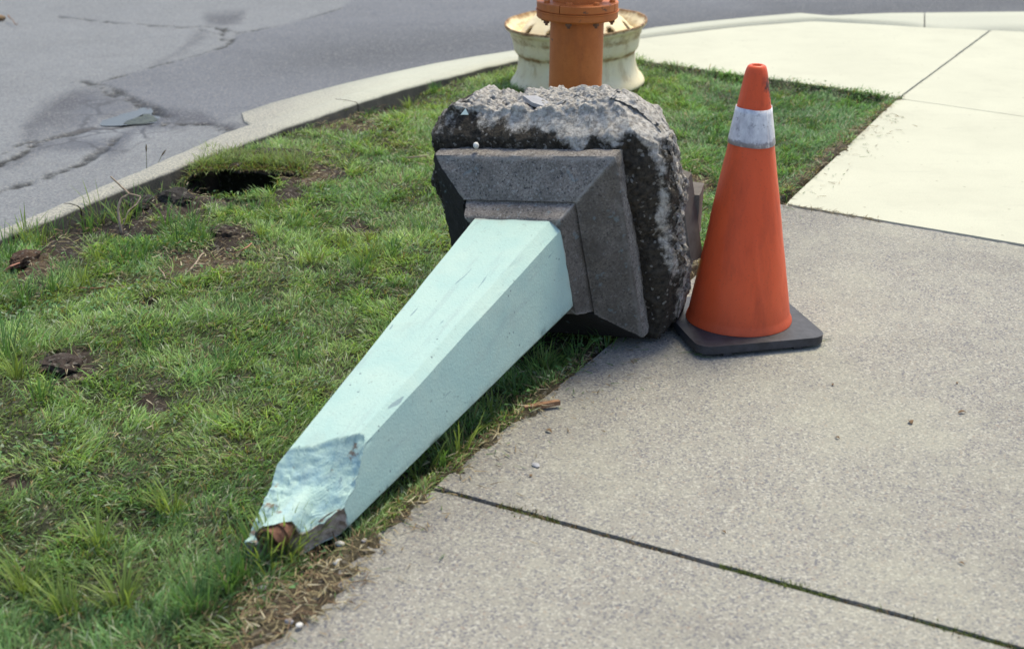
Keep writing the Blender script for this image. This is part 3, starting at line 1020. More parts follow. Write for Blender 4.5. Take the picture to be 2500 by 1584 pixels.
def spill(x, y):
    """how far the soil and thatch creep over the pavement edge"""
    e, s = edge_coord(x, y)
    p = PX(np.stack([x, y, np.zeros_like(x)], -1))
    n = fbm(x, y, sc=11, oct=4, seed=81)
    n = n + 0.8 * fbm(x, y, sc=38, oct=3, seed=83)
    reach = 0.008 + 0.030 * n + 0.085 * np.exp(-((p[:, 1] - 1480) / 90) ** 2) + 0.03 * np.exp(-((p[:, 1] - 1000) / 120) ** 2) + 0.03 * np.exp(-((p[:, 1] - 350) / 90) ** 2) + 0.02 * np.exp(-((p[:, 1] - 1300) / 60) ** 2)
    return reach - e, e


def kerb_dig(x, y):
    d = dist_line(x, y, kin)
    p = PX(np.stack([x, y, np.full_like(x, 0)], -1))
    f = np.interp(p[:, 0] - (p[:, 1] - 450) * 0.4, [-300, 0, 100, 250, 430, 480, 530, 700, 880, 960, 1030, 1090, 1140, 1300], [0.1, 0.3, 0.5, 0.85, 1.0, 0.75, 0.12, 0.10, 0.3, 0.75, 0.8, 0.7, 0.2, 0.15])
    return f * np.exp(-(d / 0.20) ** 2), d


def lawn_z(x, y, bare_h=None):
    n = fbm(x, y, sc=2.3, oct=4, seed=91)
    n2 = fbm(x, y, sc=14, oct=4, seed=92)
    m, hz = bare_mask(x, y)
    dig, dk = kerb_dig(x, y)
    z = -0.028 + 0.018 * n + 0.007 * n2 - 0.066 * dig + hz
    z = z - m * 0.012 + m * 0.022 * fbm(x, y, sc=28, oct=4, seed=93)
    # the dug-up strip is uneven
    z = z + dig * 0.055 * fbm(x, y, sc=9, oct=4, seed=94)
    s, e = spill(x, y)
    over = sstep(-0.004, 0.02, s) * sstep(-0.05, 0.0, e)
    z = np.where(e > -0.06, z * (1 - over) + over * (0.006 + 0.006 * n2), z)
    z = np.where((e > -0.002) & (s < 0), -0.035, z)
    bx = dist_line(x, y, BACK_EDGE)
    z = z + (0.004 - z) * np.exp(-(bx / 0.05) ** 2) * (hz < 9)
    z = z + (-0.002 - z) * np.exp(-((e + 0.015) / 0.035) ** 2) * (e < 0) * 0.8
    # hole
    nn = 0.035 * fbm(x, y, sc=10, oct=3, seed=95)
    hx0, hx1, hy0, hy1 = HOLE['x0'], HOLE['x1'], HOLE['y0'], HOLE['y1']
    dh = np.minimum(np.minimum(x - hx0, hx1 - x), np.minimum(y - hy0, hy1 - y)) + nn * 0.5
    hk = sstep(0.0, 0.045, dh)
    z = z - hk * 0.34
    # the lip in front of the hole has slumped
    lip = np.exp(-(((x - (hx0 + hx1) / 2) / 0.2) ** 2 + ((y - hy0 + 0.05) / 0.12) ** 2))
    z = z - 0.025 * lip * (1 - hk)
    return z, m, dig, hk


XS = np.arange(-2.6, 2.05, 0.0115)
YS = np.arange(1.2, 7.75, 0.0125)
X, Y = np.meshgrid(XS, YS, indexing='ij')
x, y = X.ravel(), Y.ravel()
lz, bm_, dg_, hk_ = lawn_z(x, y)
e_, s_ = edge_coord(x, y)
n1 = fbm(x, y, sc=7, oct=4, seed=101)
n2 = fbm(x, y, sc=30, oct=3, seed=102)
c_turf = np.array([0.060, 0.068, 0.034])
c_soil = np.array([0.060, 0.046, 0.037])
c_dry = np.array([0.12, 0.088, 0.058])
c_dark = np.array([0.032, 0.030, 0.030])
colr = np.tile(c_turf, (len(x), 1))
kk = np.clip(bm_ * 1.3, 0, 1)[:, None]
colr = colr * (1 - kk) + c_soil * kk
kk = np.clip(dg_ * 1.2, 0, 1)[:, None] * 0.8
colr = colr * (1 - kk) + c_dark * kk
pp = PX(np.stack([x, y, np.full_like(x, -0.02)], -1))
dry = np.zeros_like(x)
for (cx, cy), (rx, ry) in (((850, 298), (120, 26)), ((1690, 440), (60, 30)), ((1690, 640), (50, 80)), ((500, 640), (130, 32)), ((720, 1480), (160, 110)), ((760, 430), (60, 26)), ((100, 650), (60, 40))):
    d = np.sqrt(((pp[:, 0] - cx) / rx) ** 2 + ((pp[:, 1] - cy) / ry) ** 2) + 0.4 * n1
    dry = np.maximum(dry, 1 - sstep(0.6, 1.15, d))
dry = np.maximum(dry, sstep(-0.05, 0.0, e_) * 0.75)
void_shade = soft_poly(pp[:, 0], pp[:, 1], [(1200, 830), (1390, 740), (1590, 820), (1560, 856), (1400, 862), (1270, 890)], 20)  # gap under the block, darkened below to paint its deep shadow
dry = dry * (1 - void_shade)
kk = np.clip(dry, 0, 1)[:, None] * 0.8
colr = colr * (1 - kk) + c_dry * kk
colr = colr * (1 - hk_[:, None] * 0.7) * (1 - 0.45 * void_shade[:, None])  # painted shade: darker soil inside the hole and under the block
colr *= (1 + 0.35 * n1 + 0.25 * n2)[:, None]
LAWN_X = np.array(list(kin - NR[np.linspace(0, N - 1, len(kin)).astype(int)] * 0.0) + list(BACK_EDGE[:3]) + [C0 + np.array([0.03, 0.02]), C0 + E_NRM * 0.05, EDGE_W[1] + E_NRM * 0.22, edge_near + E_NRM * 0.22, (-4.0, edge_near[1]), (-4.0, kin[0][1])])
ins = in_poly(x, y, LAWN_X) | (dist_line(x, y, kin) < 0.03)
Q = grid_quads(len(XS), len(YS))
Q = Q[ins[Q].all(1)]
used = np.unique(Q)
remap = np.full(len(x), -1)
remap[used] = np.arange(len(used))
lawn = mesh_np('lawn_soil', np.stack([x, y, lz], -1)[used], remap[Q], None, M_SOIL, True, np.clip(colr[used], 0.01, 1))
tag(lawn, 'bare soil and turf ground between kerb and pavement', kind='structure')

# turf roof over the back of the hole
tx = np.linspace(HOLE['x0'] - 0.02, HOLE['x1'] + 0.10, 46)
rows_t, rows_b = [], []
ty = np.linspace(0, 1, 16)
TV = []
front = HOLE['y0'] + 0.225 + 0.035 * fbm(tx, tx * 0, sc=11, oct=3, seed=111) + 0.10 * np.abs((tx - tx.mean()) / (tx[-1] - tx[0]) * 2) ** 4 * -1
for side in (0, 1):
    for i, xx in enumerate(tx):
        for j, t in enumerate(ty):
            yy = front[i] + (min(HOLE['y1'] + 0.06, float(np.interp(xx, kin[:, 0], kin[:, 1])) - 0.012) - front[i]) * t
            edge_round = min(1, t / 0.12)
            endk = max(0.0, abs((xx - tx.mean()) / (tx[-1] - tx[0]) * 2) - 0.86) / 0.14
            ztop = -0.008 + 0.004 * math.sin(xx * 23) - 0.012 * (1 - edge_round) - 0.05 * endk ** 1.5 + 0.010 * float(vnoise(np.array([xx * 16]), np.array([yy * 16]), seed=6)[0])
            zb = ztop - 0.006 - 0.014 * min(1, t / 0.4) - 0.005 * float(vnoise(np.array([xx * 40]), np.array([yy * 40]), seed=5)[0])
            TV.append((xx, yy, ztop if side == 0 else zb))
n0 = len(tx) * len(ty)
Qt = grid_quads(len(tx), len(ty))
Qf = np.array([(i * 16, (i + 1) * 16, n0 + (i + 1) * 16, n0 + i * 16) for i in range(len(tx) - 1)])
mesh_np('turf_overhang', np.array(TV), np.vstack([Qt, Qt[:, ::-1] + n0, Qf[:, ::-1]]), lawn, M_SOIL, True, np.tile(np.array([0.055, 0.045, 0.034]), (len(TV), 1)))


# ------------------------------------------------------------------ blades of grass
def blades(P, length, width, yaw, lean, curl, col_root, col_tip, segs=3):
    """P (n,3); bent flat blades with a taper, returns V, Q, T, C"""
    n = len(P)
    d = np.stack([np.cos(yaw), np.sin(yaw)], -1)
    sd = np.stack([-np.sin(yaw), np.cos(yaw)], -1)
    tw = rng.uniform(-0.7, 0.7, n)
    V = np.zeros((n, segs * 2 + 1, 3), np.float32)
    C = np.zeros((n, segs * 2 + 1, 3), np.float32)
    pos = P.astype(float).copy()
    ang = lean.copy()
    for k in range(segs + 1):
        t = k / segs
        wv = width * (1 - 0.25 * t) if k < segs else 0
        cc = col_root * (1 - t) + col_tip * t
        if k < segs:
            sx = np.column_stack([sd * np.cos(tw)[:, None], np.sin(tw)]) * (wv * 0.5)[:, None]
            V[:, 2 * k] = pos - sx
            V[:, 2 * k + 1] = pos + sx
            C[:, 2 * k] = C[:, 2 * k + 1] = cc
            step = length / segs
            pos = pos + np.column_stack([d * np.sin(ang)[:, None], np.cos(ang)]) * step[:, None]
            ang = ang + curl / segs
        else:
            V[:, 2 * k] = pos
            C[:, 2 * k] = cc
    b = (np.arange(n) * (segs * 2 + 1))[:, None]
    q = np.array([[2 * k, 2 * k + 1, 2 * k + 3, 2 * k + 2] for k in range(segs - 1)])
    Q = (b[:, :, None] + q[None]).reshape(-1, 4)
    T = b + np.array([2 * segs - 2, 2 * segs - 1, 2 * segs])[None]
    return V.reshape(-1, 3), Q, T, C.reshape(-1, 3)


def join(parts):
    off, VV, QQ, TT, CC = 0, [], [], [], []
    for V, Q, T, C in parts:
        VV.append(V)
        QQ.append(Q + off)
        TT.append(T + off)
        CC.append(C)
        off += len(V)
    return np.vstack(VV), np.vstack(QQ), np.vstack(TT), np.vstack(CC)


WHEEL_C = G(1409, 200, -0.02)[:2]
HYD_Y = 5.25
HYD_C = np.array([(1402 - 1250) / FPX * (HYD_Y * math.cos(PITCH) + (CAM_H - 0.3) * math.sin(PITCH)), HYD_Y])


def lawn_points(n, far_bias=True):
    x = rng.uniform(-2.3, 2.0, n)
    y = rng.uniform(1.6, 7.6, n)
    p = PX(np.stack([x, y, np.zeros_like(x)], -1))
    ok = in_poly(x, y, LAWN_X) & (p[:, 0] > -330) & (p[:, 0] < 2700) & (p[:, 1] < 1850)
    ok &= rng.uniform(0, 1, n) < np.clip(1.15 - (y - 2.2) * 0.11, 0.55, 1)
    return x[ok], y[ok]


x, y = lawn_points(980000)
z, bare, dig, hk = lawn_z(x, y)
e, s = edge_coord(x, y)
sp, _ = spill(x, y)
cl = fbm(x, y, sc=11, oct=3, seed=121)               # clumps
cl2 = fbm(x, y, sc=3.1, oct=3, seed=122)
pp = PX(np.stack([x, y, z], -1))
prob = 0.78 + 0.42 * cl + 0.18 * cl2
prob = prob * (1 - np.clip(bare * 1.25, 0, 0.985)) * (1 - np.clip(dig * 1.15, 0, 0.93)) * (1 - hk)
prob = np.where(e > -0.05, prob * np.clip((0.035 + 0.05 * cl - e) / 0.085, 0.0, 1), prob)
thin = np.exp(-(((pp[:, 0] - 715 + 0.8 * (pp[:, 1] - 1480)) / 95) ** 2 + ((pp[:, 1] - 1490) / 95) ** 2))
prob = prob * (1 - 0.97 * np.clip(thin * 1.5, 0, 1))
prob = np.where(np.hypot(x - WHEEL_C[0], y - WHEEL_C[1]) < 0.315, 0, prob)
prob = np.where(np.hypot(x - HYD_C[0], y - HYD_C[1]) < 0.10, 0, prob)
under = in_poly(x, y, [(-0.19, 3.75), (0.30, 3.55), (0.55, 3.78), (0.05, 4.1)])
void = in_poly(pp[:, 0], pp[:, 1], [(1200, 830), (1390, 740), (1590, 820), (1570, 862), (1400, 868), (1270, 900)])
prob = np.where(under, prob * 0.35, np.where(void, prob * 0.22, prob))
ok = rng.uniform(0, 1, len(x)) < np.clip(prob, 0.0, 1)
x, y, z, cl, cl2, bare, dig, e, pp = x[ok], y[ok], z[ok], cl[ok], cl2[ok], bare[ok], dig[ok], e[ok], pp[ok]
n = len(x)
flow = fbm(x, y, sc=5.5, oct=3, seed=131) * PI * 1.6
yaw = flow + rng.normal(0, 1.0, n)
tall = np.clip(0.5 + cl * 0.9 + 0.3 * cl2, 0.15, 1.3)
length = (0.022 + 0.030 * tall) * rng.uniform(0.55, 1.25, n)
far_r = sstep(1500, 1800, pp[:, 0])
length *= np.where(e > -0.04, 0.75, 1.0)
lean = rng.uniform(0.35, 1.25, n)
curl = rng.uniform(0.2, 1.3, n)
width = rng.uniform(0.0019, 0.0038, n) * np.clip(0.85 + 0.10 * (y - 3), 0.85, 1.3)
hue = np.clip(0.5 + 0.75 * fbm(x, y, sc=4.0, oct=4, seed=141) + rng.normal(0, 0.22, n), 0, 1)[:, None]
g_a, g_b, g_blue = np.array([0.118, 0.258, 0.074]), np.array([0.300, 0.445, 0.140]), np.array([0.115, 0.260, 0.100])
tip = g_a * (1 - hue) + g_b * hue
tip = tip * (1 - 0.75 * far_r[:, None]) + (g_blue * (0.85 + 0.5 * hue)) * 0.75 * far_r[:, None]
near = sstep(1000, 1500, pp[:, 1])[:, None]
tip = tip * (1 - 0.62 * near) + np.array([0.088, 0.192, 0.074]) * 0.62 * near
tip *= (rng.uniform(0.5, 1.6, n) * np.clip(1 + 0.5 * cl, 0.6, 1.4))[:, None]
strawm = rng.uniform(0, 1, n) < (0.07 + 0.10 * np.clip(-cl, 0, 1) + 0.25 * (e > -0.05))
tip = np.where(strawm[:, None], np.array([0.33, 0.27, 0.13]) * rng.uniform(0.6, 1.2, n)[:, None], tip)
glint = rng.uniform(0, 1, n) < 0.085
tip = np.where(glint[:, None], np.array([0.46, 0.54, 0.38]), tip)
root = tip * np.array([0.9, 0.78, 0.7])
parts = [blades(np.column_stack([x, y, z - 0.004]), length, width, yaw, lean, curl, root, tip)]

# turf hanging over the hole, and turf on its roof
n = 3400
ux = rng.uniform(tx[0], tx[-1], n)
fr = np.interp(ux, tx, front)
uy = fr + np.abs(rng.normal(0, 0.10, n)) - 0.004
okk = (uy < HOLE['y1'] + 0.08) & (uy < np.interp(ux, kin[:, 0], kin[:, 1]) - 0.01)
ux, uy = ux[okk], uy[okk]
n = len(ux)
near_e = (uy - np.interp(ux, tx, front)) < 0.045
yaw = np.where(near_e, -PI / 2 + rng.normal(0, 0.6, n), rng.uniform(-PI, PI, n))
near_l = np.where(near_e, rng.uniform(0.012, 0.045, n) * rng.uniform(0.4, 1.2, n), rng.uniform(0.03, 0.075, n))
lean = np.where(near_e, rng.uniform(0.3, 1.7, n), rng.uniform(0.2, 1.2, n))
curl = np.where(near_e, rng.uniform(0.2, 1.2, n), rng.uniform(0.2, 1.4, n))
tipc = np.array([0.22, 0.31, 0.09]) * rng.uniform(0.5, 1.4, n)[:, None]
tipc = np.where((rng.uniform(0, 1, n) < np.where(near_e, 0.4, 0.1))[:, None], np.array([0.26, 0.19, 0.09]) * rng.uniform(0.6, 1.1, n)[:, None], tipc)
parts.append(blades(np.column_stack([ux, uy, np.full(n, -0.012) - 0.05 * (np.clip(np.abs((ux - tx.mean()) / (tx[-1] - tx[0]) * 2) - 0.86, 0, 1) / 0.14) ** 1.5]), near_l, rng.uniform(0.0018, 0.003, n), yaw, lean, curl, tipc * 0.9, tipc, 4))

# clover and small broad weeds mixed into the turf
xw, yw = lawn_points(260000)
cw = fbm(xw, yw, sc=3.4, oct=3, seed=161)
zw, bw, dw, hw = lawn_z(xw, yw)
ew, sw = edge_coord(xw, yw)
okw = (rng.uniform(0, 1, len(xw)) < np.clip((cw - 0.12) * 0.9, 0.02, 0.5) * (1 - bw) * (1 - hw) * (1 - np.clip(dw, 0, 1))) & (ew < 0.0)
okw &= (np.hypot(xw - WHEEL_C[0], yw - WHEEL_C[1]) > 0.32) & (np.hypot(xw - HYD_C[0], yw - HYD_C[1]) > 0.11)
xw, yw, zw = xw[okw], yw[okw], zw[okw]
k = len(xw)
cw = np.array([0.085, 0.185, 0.060]) * rng.uniform(0.6, 1.7, k)[:, None]
cw = np.where((rng.uniform(0, 1, k) < 0.12)[:, None], np.array([0.24, 0.31, 0.20]), cw)
parts.append(blades(np.column_stack([xw, yw, zw + rng.uniform(0.008, 0.028, k)]), rng.uniform(0.008, 0.016, k), rng.uniform(0.005, 0.009, k), rng.uniform(-PI, PI, k), rng.uniform(0.9, 1.6, k), rng.uniform(0, 0.6, k), cw, cw, 2))
# scattered taller tufts
TUFTS = [(60, 590, 26, .12), (20, 640, 26, .12), (330, 520, 18, .13), (300, 540, 22, .12), (470, 580, 26, .13), (430, 600, 26, .12), (620, 522, 60, .06), (655, 512, 60, .06), (560, 535, 50, .06), (300, 640, 40, .10),
         (350, 640, 40, .09), (410, 560, 20, .12), (510, 590, 20, .1), (240, 640, 22, .11), (130, 720, 30, .1), (200, 700, 36, .1), (60, 740, 36, .1), (20, 880, 44, .12), (40, 930, 40, .12), (640, 585, 36, .07), (720, 560, 36, .07),
         (900, 640, 50, .08), (960, 620, 40, .08), (760, 650, 40, .07), (840, 600, 50, .07), (880, 660, 40, .08), (1040, 570, 40, .08), (100, 990, 30, .1), (360, 860, 30, .08), (560, 900, 30, .07), (730, 890, 30, .07),
         (700, 1370, 60, .12), (660, 1390, 50, .12), (740, 1340, 40, .11), (620, 1350, 40, .11), (760, 1310, 40, .1), (560, 1450, 60, .11), (480, 1500, 60, .11), (600, 1420, 50, .1), (420, 1240, 60, .09), (300, 1480, 60, .1), (160, 1500, 60, .1), (60, 1440, 60, .1), (240, 1330, 50, .09),
         (1080, 1150, 24, .09), (1120, 1120, 24, .1), (1020, 1170, 24, .09), (1330, 900, 40, .07), (1400, 890, 40, .07), (1480, 870, 30, .08), (1260, 960, 36, .07), (1200, 1010, 36, .07), (560, 385, 60, .07), (620, 380, 60, .07), (520, 380, 60, .07), (1490, 850, 30, .07),
         (840, 270, 40, .06), (900, 262, 40, .07), (1000, 245, 50, .07), (1060, 220, 40, .06), (960, 262, 40, .06), (250, 520, 14, .15), (220, 545, 14, .13), (380, 480, 12, .12), (1690, 500, 40, .07), (1740, 350, 40, .06), (1980, 320, 40, .06), (1900, 250, 40, .05)]
for tk in range(26):
    t_ = rng.uniform(0, 1)
    TUFTS.append((45 + 420 * t_ + rng.uniform(-15, 25), 578 - 175 * t_ + rng.uniform(8, 40), int(rng.integers(8, 20)), float(rng.uniform(0.05, 0.10))))
for (tu, tv, k, L) in TUFTS:
    c = G(tu, tv, -0.03)
    a = rng.uniform(0, 2 * PI, k)
    r = np.abs(rng.normal(0, 0.022, k))
    x, y = c[0] + r * np.cos(a), c[1] + r * np.sin(a)
    z, _, _, h_ = lawn_z(x, y)
    z = np.maximum(z, -0.13)
    yw = a + rng.normal(0, 0.5, k)
    base = np.array([0.11, 0.215, 0.065]) if rng.uniform() < 0.65 else np.array([0.22, 0.30, 0.08])
    tc = base * rng.uniform(0.7, 1.4, k)[:, None]
    parts.append(blades(np.column_stack([x, y, z - 0.004]), L * rng.uniform(0.55, 1.2, k), rng.uniform(0.0025, 0.0042, k), yw, rng.uniform(0.05, 0.6, k), rng.uniform(0.2, 1.1, k), tc * 0.85, tc, 4))
V, Q, T, C = join(parts)
grass = mesh_np('grass', V, Q, None, M_GRASS, True, C, None, T)
tag(grass, 'short ragged green grass growing on the corner lawn', cat='grass', kind='stuff')

# dry clippings and thatch lying on soil, lawn and the pavement edge
x, y = lawn_points(260000)
z, bare, dig, hk = lawn_z(x, y)
e, s = edge_coord(x, y)
sp, _ = spill(x, y)
pp = PX(np.stack([x, y, z], -1))
cl = fbm(x, y, sc=9, oct=3, seed=151)
prob = 0.012 + 0.05 * np.clip(cl, 0, 1) + 0.10 * bare + 0.06 * dig
prob = prob + 0.30 * sstep(-0.07, -0.01, e) * (sp > -0.01)
for (cx, cy), (rx, ry), a in (((850, 298), (120, 26), .5), ((1690, 440), (60, 30), .4), ((1690, 660), (50, 70), .5), ((520, 635), (130, 32), .45), ((710, 1480), (140, 100), 1.4), ((760, 420), (70, 30), .25), ((400, 690), (300, 40), .12), ((1000, 350), (60, 60), .25)):
    prob = prob + a * np.exp(-(((pp[:, 0] - cx) / rx) ** 2 + ((pp[:, 1] - cy) / ry) ** 2))
prob = np.where((e > 0.0) & (sp < -0.012), 0.0, prob) * (1 - hk)
ok = rng.uniform(0, 1, len(x)) < prob
x, y, z, e = x[ok], y[ok], z[ok], e[ok]
n = len(x)
c1 = np.array([0.27, 0.22, 0.12])
cc = np.where((rng.uniform(0, 1, n) < 0.4)[:, None], np.array([0.15, 0.095, 0.055]), c1)
cc = np.where((rng.uniform(0, 1, n) < 0.18)[:, None], np.array([0.42, 0.37, 0.25]), cc) * rng.uniform(0.6, 1.25, n)[:, None]
z = np.where(e > 0.0, np.maximum(z, 0.002), z)
lift = rng.uniform(0.002, 0.016, n) + np.where(e < -0.05, rng.uniform(0, 0.02, n), 0)
P1 = blades(np.column_stack([x, y, z + lift]), rng.uniform(0.012, 0.045, n), rng.uniform(0.0016, 0.003, n), rng.uniform(-PI, PI, n), rng.uniform(1.35, 1.75, n), rng.normal(0, 0.5, n), cc, cc, 2)
# loose bits further out on the pavement
k = 420
tt = rng.uniform(0, 1, k)
pt = EDGE_W[0] + (EDGE_W[1] - EDGE_W[0]) * tt[:, None] + E_NRM * (0.03 + np.abs(rng.normal(0, 0.07, k)))[:, None] + E_DIR * 0.3
cc2 = np.array([0.20, 0.15, 0.085]) * rng.uniform(0.4, 1.5, k)[:, None]
gm = rng.uniform(0, 1, k) < 0.35
cc2 = np.where(gm[:, None], np.array([0.08, 0.14, 0.05]), cc2)
P2 = blades(np.column_stack([pt, np.full(k, 0.004)]), rng.uniform(0.01, 0.04, k), rng.uniform(0.0015, 0.003, k), rng.uniform(-PI, PI, k), np.full(k, 1.5), rng.normal(0, 0.15, k), cc2, cc2, 2)
# grass blades dragged out under the cone's foot
k = 46
bx = rng.uniform(0.46, 0.86, k)
by = 3.46 + (bx - 0.5) * 0.2 + rng.normal(0, 0.022, k)
cg = np.array([0.06, 0.10, 0.035]) * rng.uniform(0.5, 1.5, k)[:, None]
P3 = blades(np.column_stack([bx, by, np.full(k, 0.004)]), rng.uniform(0.02, 0.07, k), rng.uniform(0.0018, 0.003, k), rng.uniform(-0.6, 0.6, k) + PI * (rng.uniform(0, 1, k) < .5), np.full(k, 1.5), rng.normal(0, 0.15, k), cg, cg, 2)
V, Q, T, C = join([P1, P2, P3])
st = mesh_np('dry_clippings', V, Q, None, M_STRAW, True, C, None, T)
tag(st, 'dry grass clippings and thatch strewn on soil and pavement edge', cat='clippings', kind='stuff')

# moss and little weeds in the front joint
parts = []
nA_ = nA
for s0, s1, k, green in ((0.02, 0.10, 60, .5), (0.16, 0.30, 500, .55), (0.30, 0.62, 120, .1), (0.66, 0.90, 520, 1.0), (0.90, 1.05, 50, .4), (1.05, 1.30, 320, .9)):
    sA = rng.uniform(s0, s1, k)
    lat = rng.normal(0, 0.0055, k)
    if s0 == 0.16:
        lat = rng.normal(0, 0.013, k) * np.exp(-((sA - 0.235) / 0.05) ** 2) + rng.normal(0, 0.005, k)
    p = A0 + Adir * sA[:, None] + nA_ * lat[:, None]
    gm = rng.uniform(0, 1, k) < green
    cc = np.where(gm[:, None], np.array([0.13, 0.17, 0.045]), np.array([0.20, 0.14, 0.075])) * rng.uniform(0.5, 1.3, k)[:, None]
    parts.append(blades(np.column_stack([p, np.full(k, -0.006)]), rng.uniform(0.006, 0.018, k), rng.uniform(0.002, 0.004, k), rng.uniform(-PI, PI, k), rng.uniform(0.2, 1.5, k), rng.uniform(0, 1, k), cc * 0.8, cc, 2))
sA = rng.uniform(0, 0.35, 160)
p = B0 + Bdir * sA[:, None] + nB * rng.normal(0, 0.012, 160)[:, None]
cc = np.array([0.22, 0.17, 0.10]) * rng.uniform(0.5, 1.3, 160)[:, None]
parts.append(blades(np.column_stack([p, np.full(160, 0.0)]), rng.uniform(0.008, 0.03, 160), rng.uniform(0.0018, 0.003, 160), rng.uniform(-PI, PI, 160), rng.uniform(1.0, 1.6, 160), rng.uniform(0, .5, 160), cc, cc, 2))
V, Q, T, C = join(parts)
mo = mesh_np('joint_moss', V, Q, walk, M_GRASS, True, C, None, T)
mo['kind'] = 'stuff'

# ------------------------------------------------------------------ fallen concrete pillar
O_P = np.array([0.0674, 3.5672, 0.258])
AP = np.array([0.8901, -0.4415, 0.1131])
AW = np.array([-0.4209, -0.8915, -0.1678])
AW /= np.linalg.norm(AW)
AP -= AW * (AP @ AW)
AP /= np.linalg.norm(AP)
AQ = np.cross(AW, AP)
if AQ[2] < 0:
    AQ = -AQ
T0, H0, S1, H1, S2, H2, S3, H3 = 0.0596, 0.2629, 0.0395, 0.1653, 0.101, 0.1333, 1.1289, 0.0753
T0, H0 = 0.047, 0.2629
S1, H1, S2, H2, S3, H3, CH = 0.054, 0.1653, 0.101, 0.1333, 1.1289, 0.0753, 0.1984
pillar = empty('fallen_pillar', tuple(O_P))
mw = Matrix(((AP[0], AQ[0], AW[0]), (AP[1], AQ[1], AW[1]), (AP[2], AQ[2], AW[2])))
if mw.determinant() < 0:
    FLIP = -1
else:
    FLIP = 1
AX = AP * FLIP
mw = Matrix(((AX[0], AQ[0], AW[0]), (AX[1], AQ[1], AW[1]), (AX[2], AQ[2], AW[2])))
pillar.rotation_euler = mw.to_euler()
tag(pillar, 'toppled tapering concrete post painted pale aqua, its dug-up foundation block still attached', 'pillar')


def loc(p, q, s):
    """pillar frame (right, up, along the shaft) -> local coordinates of the empty"""
    return np.stack([np.asarray(p) * FLIP, np.asarray(q) * np.ones_like(p), np.asarray(s) * np.ones_like(p)], -1)


def square_ring(ch, m=22, mc=4):
    """unit square ring with corner cuts of size ch; returns p,q in order, starting at the right face's lower corner"""
    pts = []
    c = [(1, -(1 - ch)), (1, 1 - ch), (1 - ch, 1), (-(1 - ch), 1), (-1, 1 - ch), (-1, -(1 - ch)), (-(1 - ch), -1), (1 - ch, -1)]
    for k in range(8):
        a, b = np.array(c[k]), np.array(c[(k + 1) % 8])
        n_ = m if k % 2 == 0 else mc
        for t in np.arange(n_) / n_:
            pts.append(a + (b - a) * t)
    return np.array(pts)


# shaft with its fractured end
ring = square_ring(CH, 26, 7)
ni, ns = len(ring), 230
rp, rq = ring[:, 0][:, None], ring[:, 1][:, None]
tt = np.r_[np.linspace(0, 0.78, 70, endpoint=False), np.linspace(0.78, 1, ns - 70)][None, :]
send_p = np.interp(ring[:, 0], [-1, -0.4, 0.0, 0.35, 0.65, 0.97, 1.0], [1.285, 1.275, 1.256, 1.215, 1.165, 1.135, 1.132])
send_p = send_p + 0.008 * vnoise(ring[:, 0] * 6, ring[:, 1] * 6, seed=3) * (np.abs(ring[:, 0]) < 0.97)
ss = S2 - 0.012 + (send_p[:, None] - S2 + 0.012) * tt
hh = H2 + (H3 - H2) * (ss - S2) / (S3 - S2)
P_, Q_ = rp * hh, rq * hh
sb = np.interp(ring[:, 0], [-1, -0.8, 0, 0.45, 0.85, 1.0], [1.090, 1.082, 1.058, 1.036, 1.004, 1.012])[:, None] + 0.012 * fbm(P_ * 1.0, ss * 0, sc=60, oct=2, seed=9)
ft = np.clip((ss - sb) / (send_p[:, None] - sb), 0, 1)
qe = np.interp(ring[:, 0], [-1, -0.5, 0, 0.6, 1], [-0.012, -0.008, -0.012, -0.03, -0.012])[:, None]
drop = np.interp(ft, [0, 0.03, 0.3, 0.6, 1.0], [0, 0.09, 0.44, 0.72, 1.0])
rough_n = (0.010 * fbm(P_, ss, sc=26, oct=3, seed=15) + 0.005 * (0.5 - np.abs(fbm(P_ * 0.7 + ss * 0.4, ss, sc=34, oct=3, seed=16)) * 2)) * np.clip(ft * 7, 0, 1)
qf = hh * (1 - drop) + qe * drop + rough_n
ridge = np.sqrt(np.clip(0.031 ** 2 - (P_ + 0.010) ** 2, 0, None)) - 0.005 + rough_n * 0.06
ridge = np.where(np.abs(P_ + 0.010) < 0.031, ridge, -1)
qf = np.where(ft > 0.25, np.maximum(qf, ridge), qf)
brk = (Q_ > qf) & (ft > 0.0)
Q2 = np.where(ft > 0, np.minimum(Q_, qf), Q_)
brkv = np.where(brk, 1.0, 0.0) * np.clip(ft * 70, 0, 1)
# chipped arrises and surface waviness
edgev = np.zeros(ni)
for ca, cb in ((1, 1 - CH), (1 - CH, 1)):
    edgev = np.maximum(edgev, np.exp(-((np.hypot(np.abs(ring[:, 0]) - ca, np.abs(ring[:, 1]) - cb)) / 0.07) ** 2))
edgev = edgev[:, None] * np.ones_like(ss)
# dirt splashed along the lower arris that lies in the grass
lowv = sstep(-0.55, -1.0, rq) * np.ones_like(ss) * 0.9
wob = 0.0016 * fbm(P_ + 1, Q2 + ss * 0.5, ss, sc=10, oct=3, seed=17)
chp = 0.006 * sstep(0.30, 0.62, fbm(P_, Q2, ss, sc=22, oct=3, seed=21)) * edgev
P2 = P_ + wob * np.sign(P_) - chp * np.sign(P_)
Q2 = Q2 - chp * np.sign(Q2) * (ft <= 0)
raw0 = sstep(0.0, 1.0, (S2 + 0.010 + 0.010 * fbm(P_, Q_, ss, sc=24, oct=3, seed=18) - ss) / 0.012)
chip = sstep(0.62, 0.75, fbm(P_, Q_, ss, sc=13, oct=4, seed=19)) * 0.0
SV = loc(P2, Q2, ss).reshape(-1, 3)
SQ = grid_quads(ni, ns, wrap=True)
if FLIP < 0:
    SQ = SQ[:, ::-1]
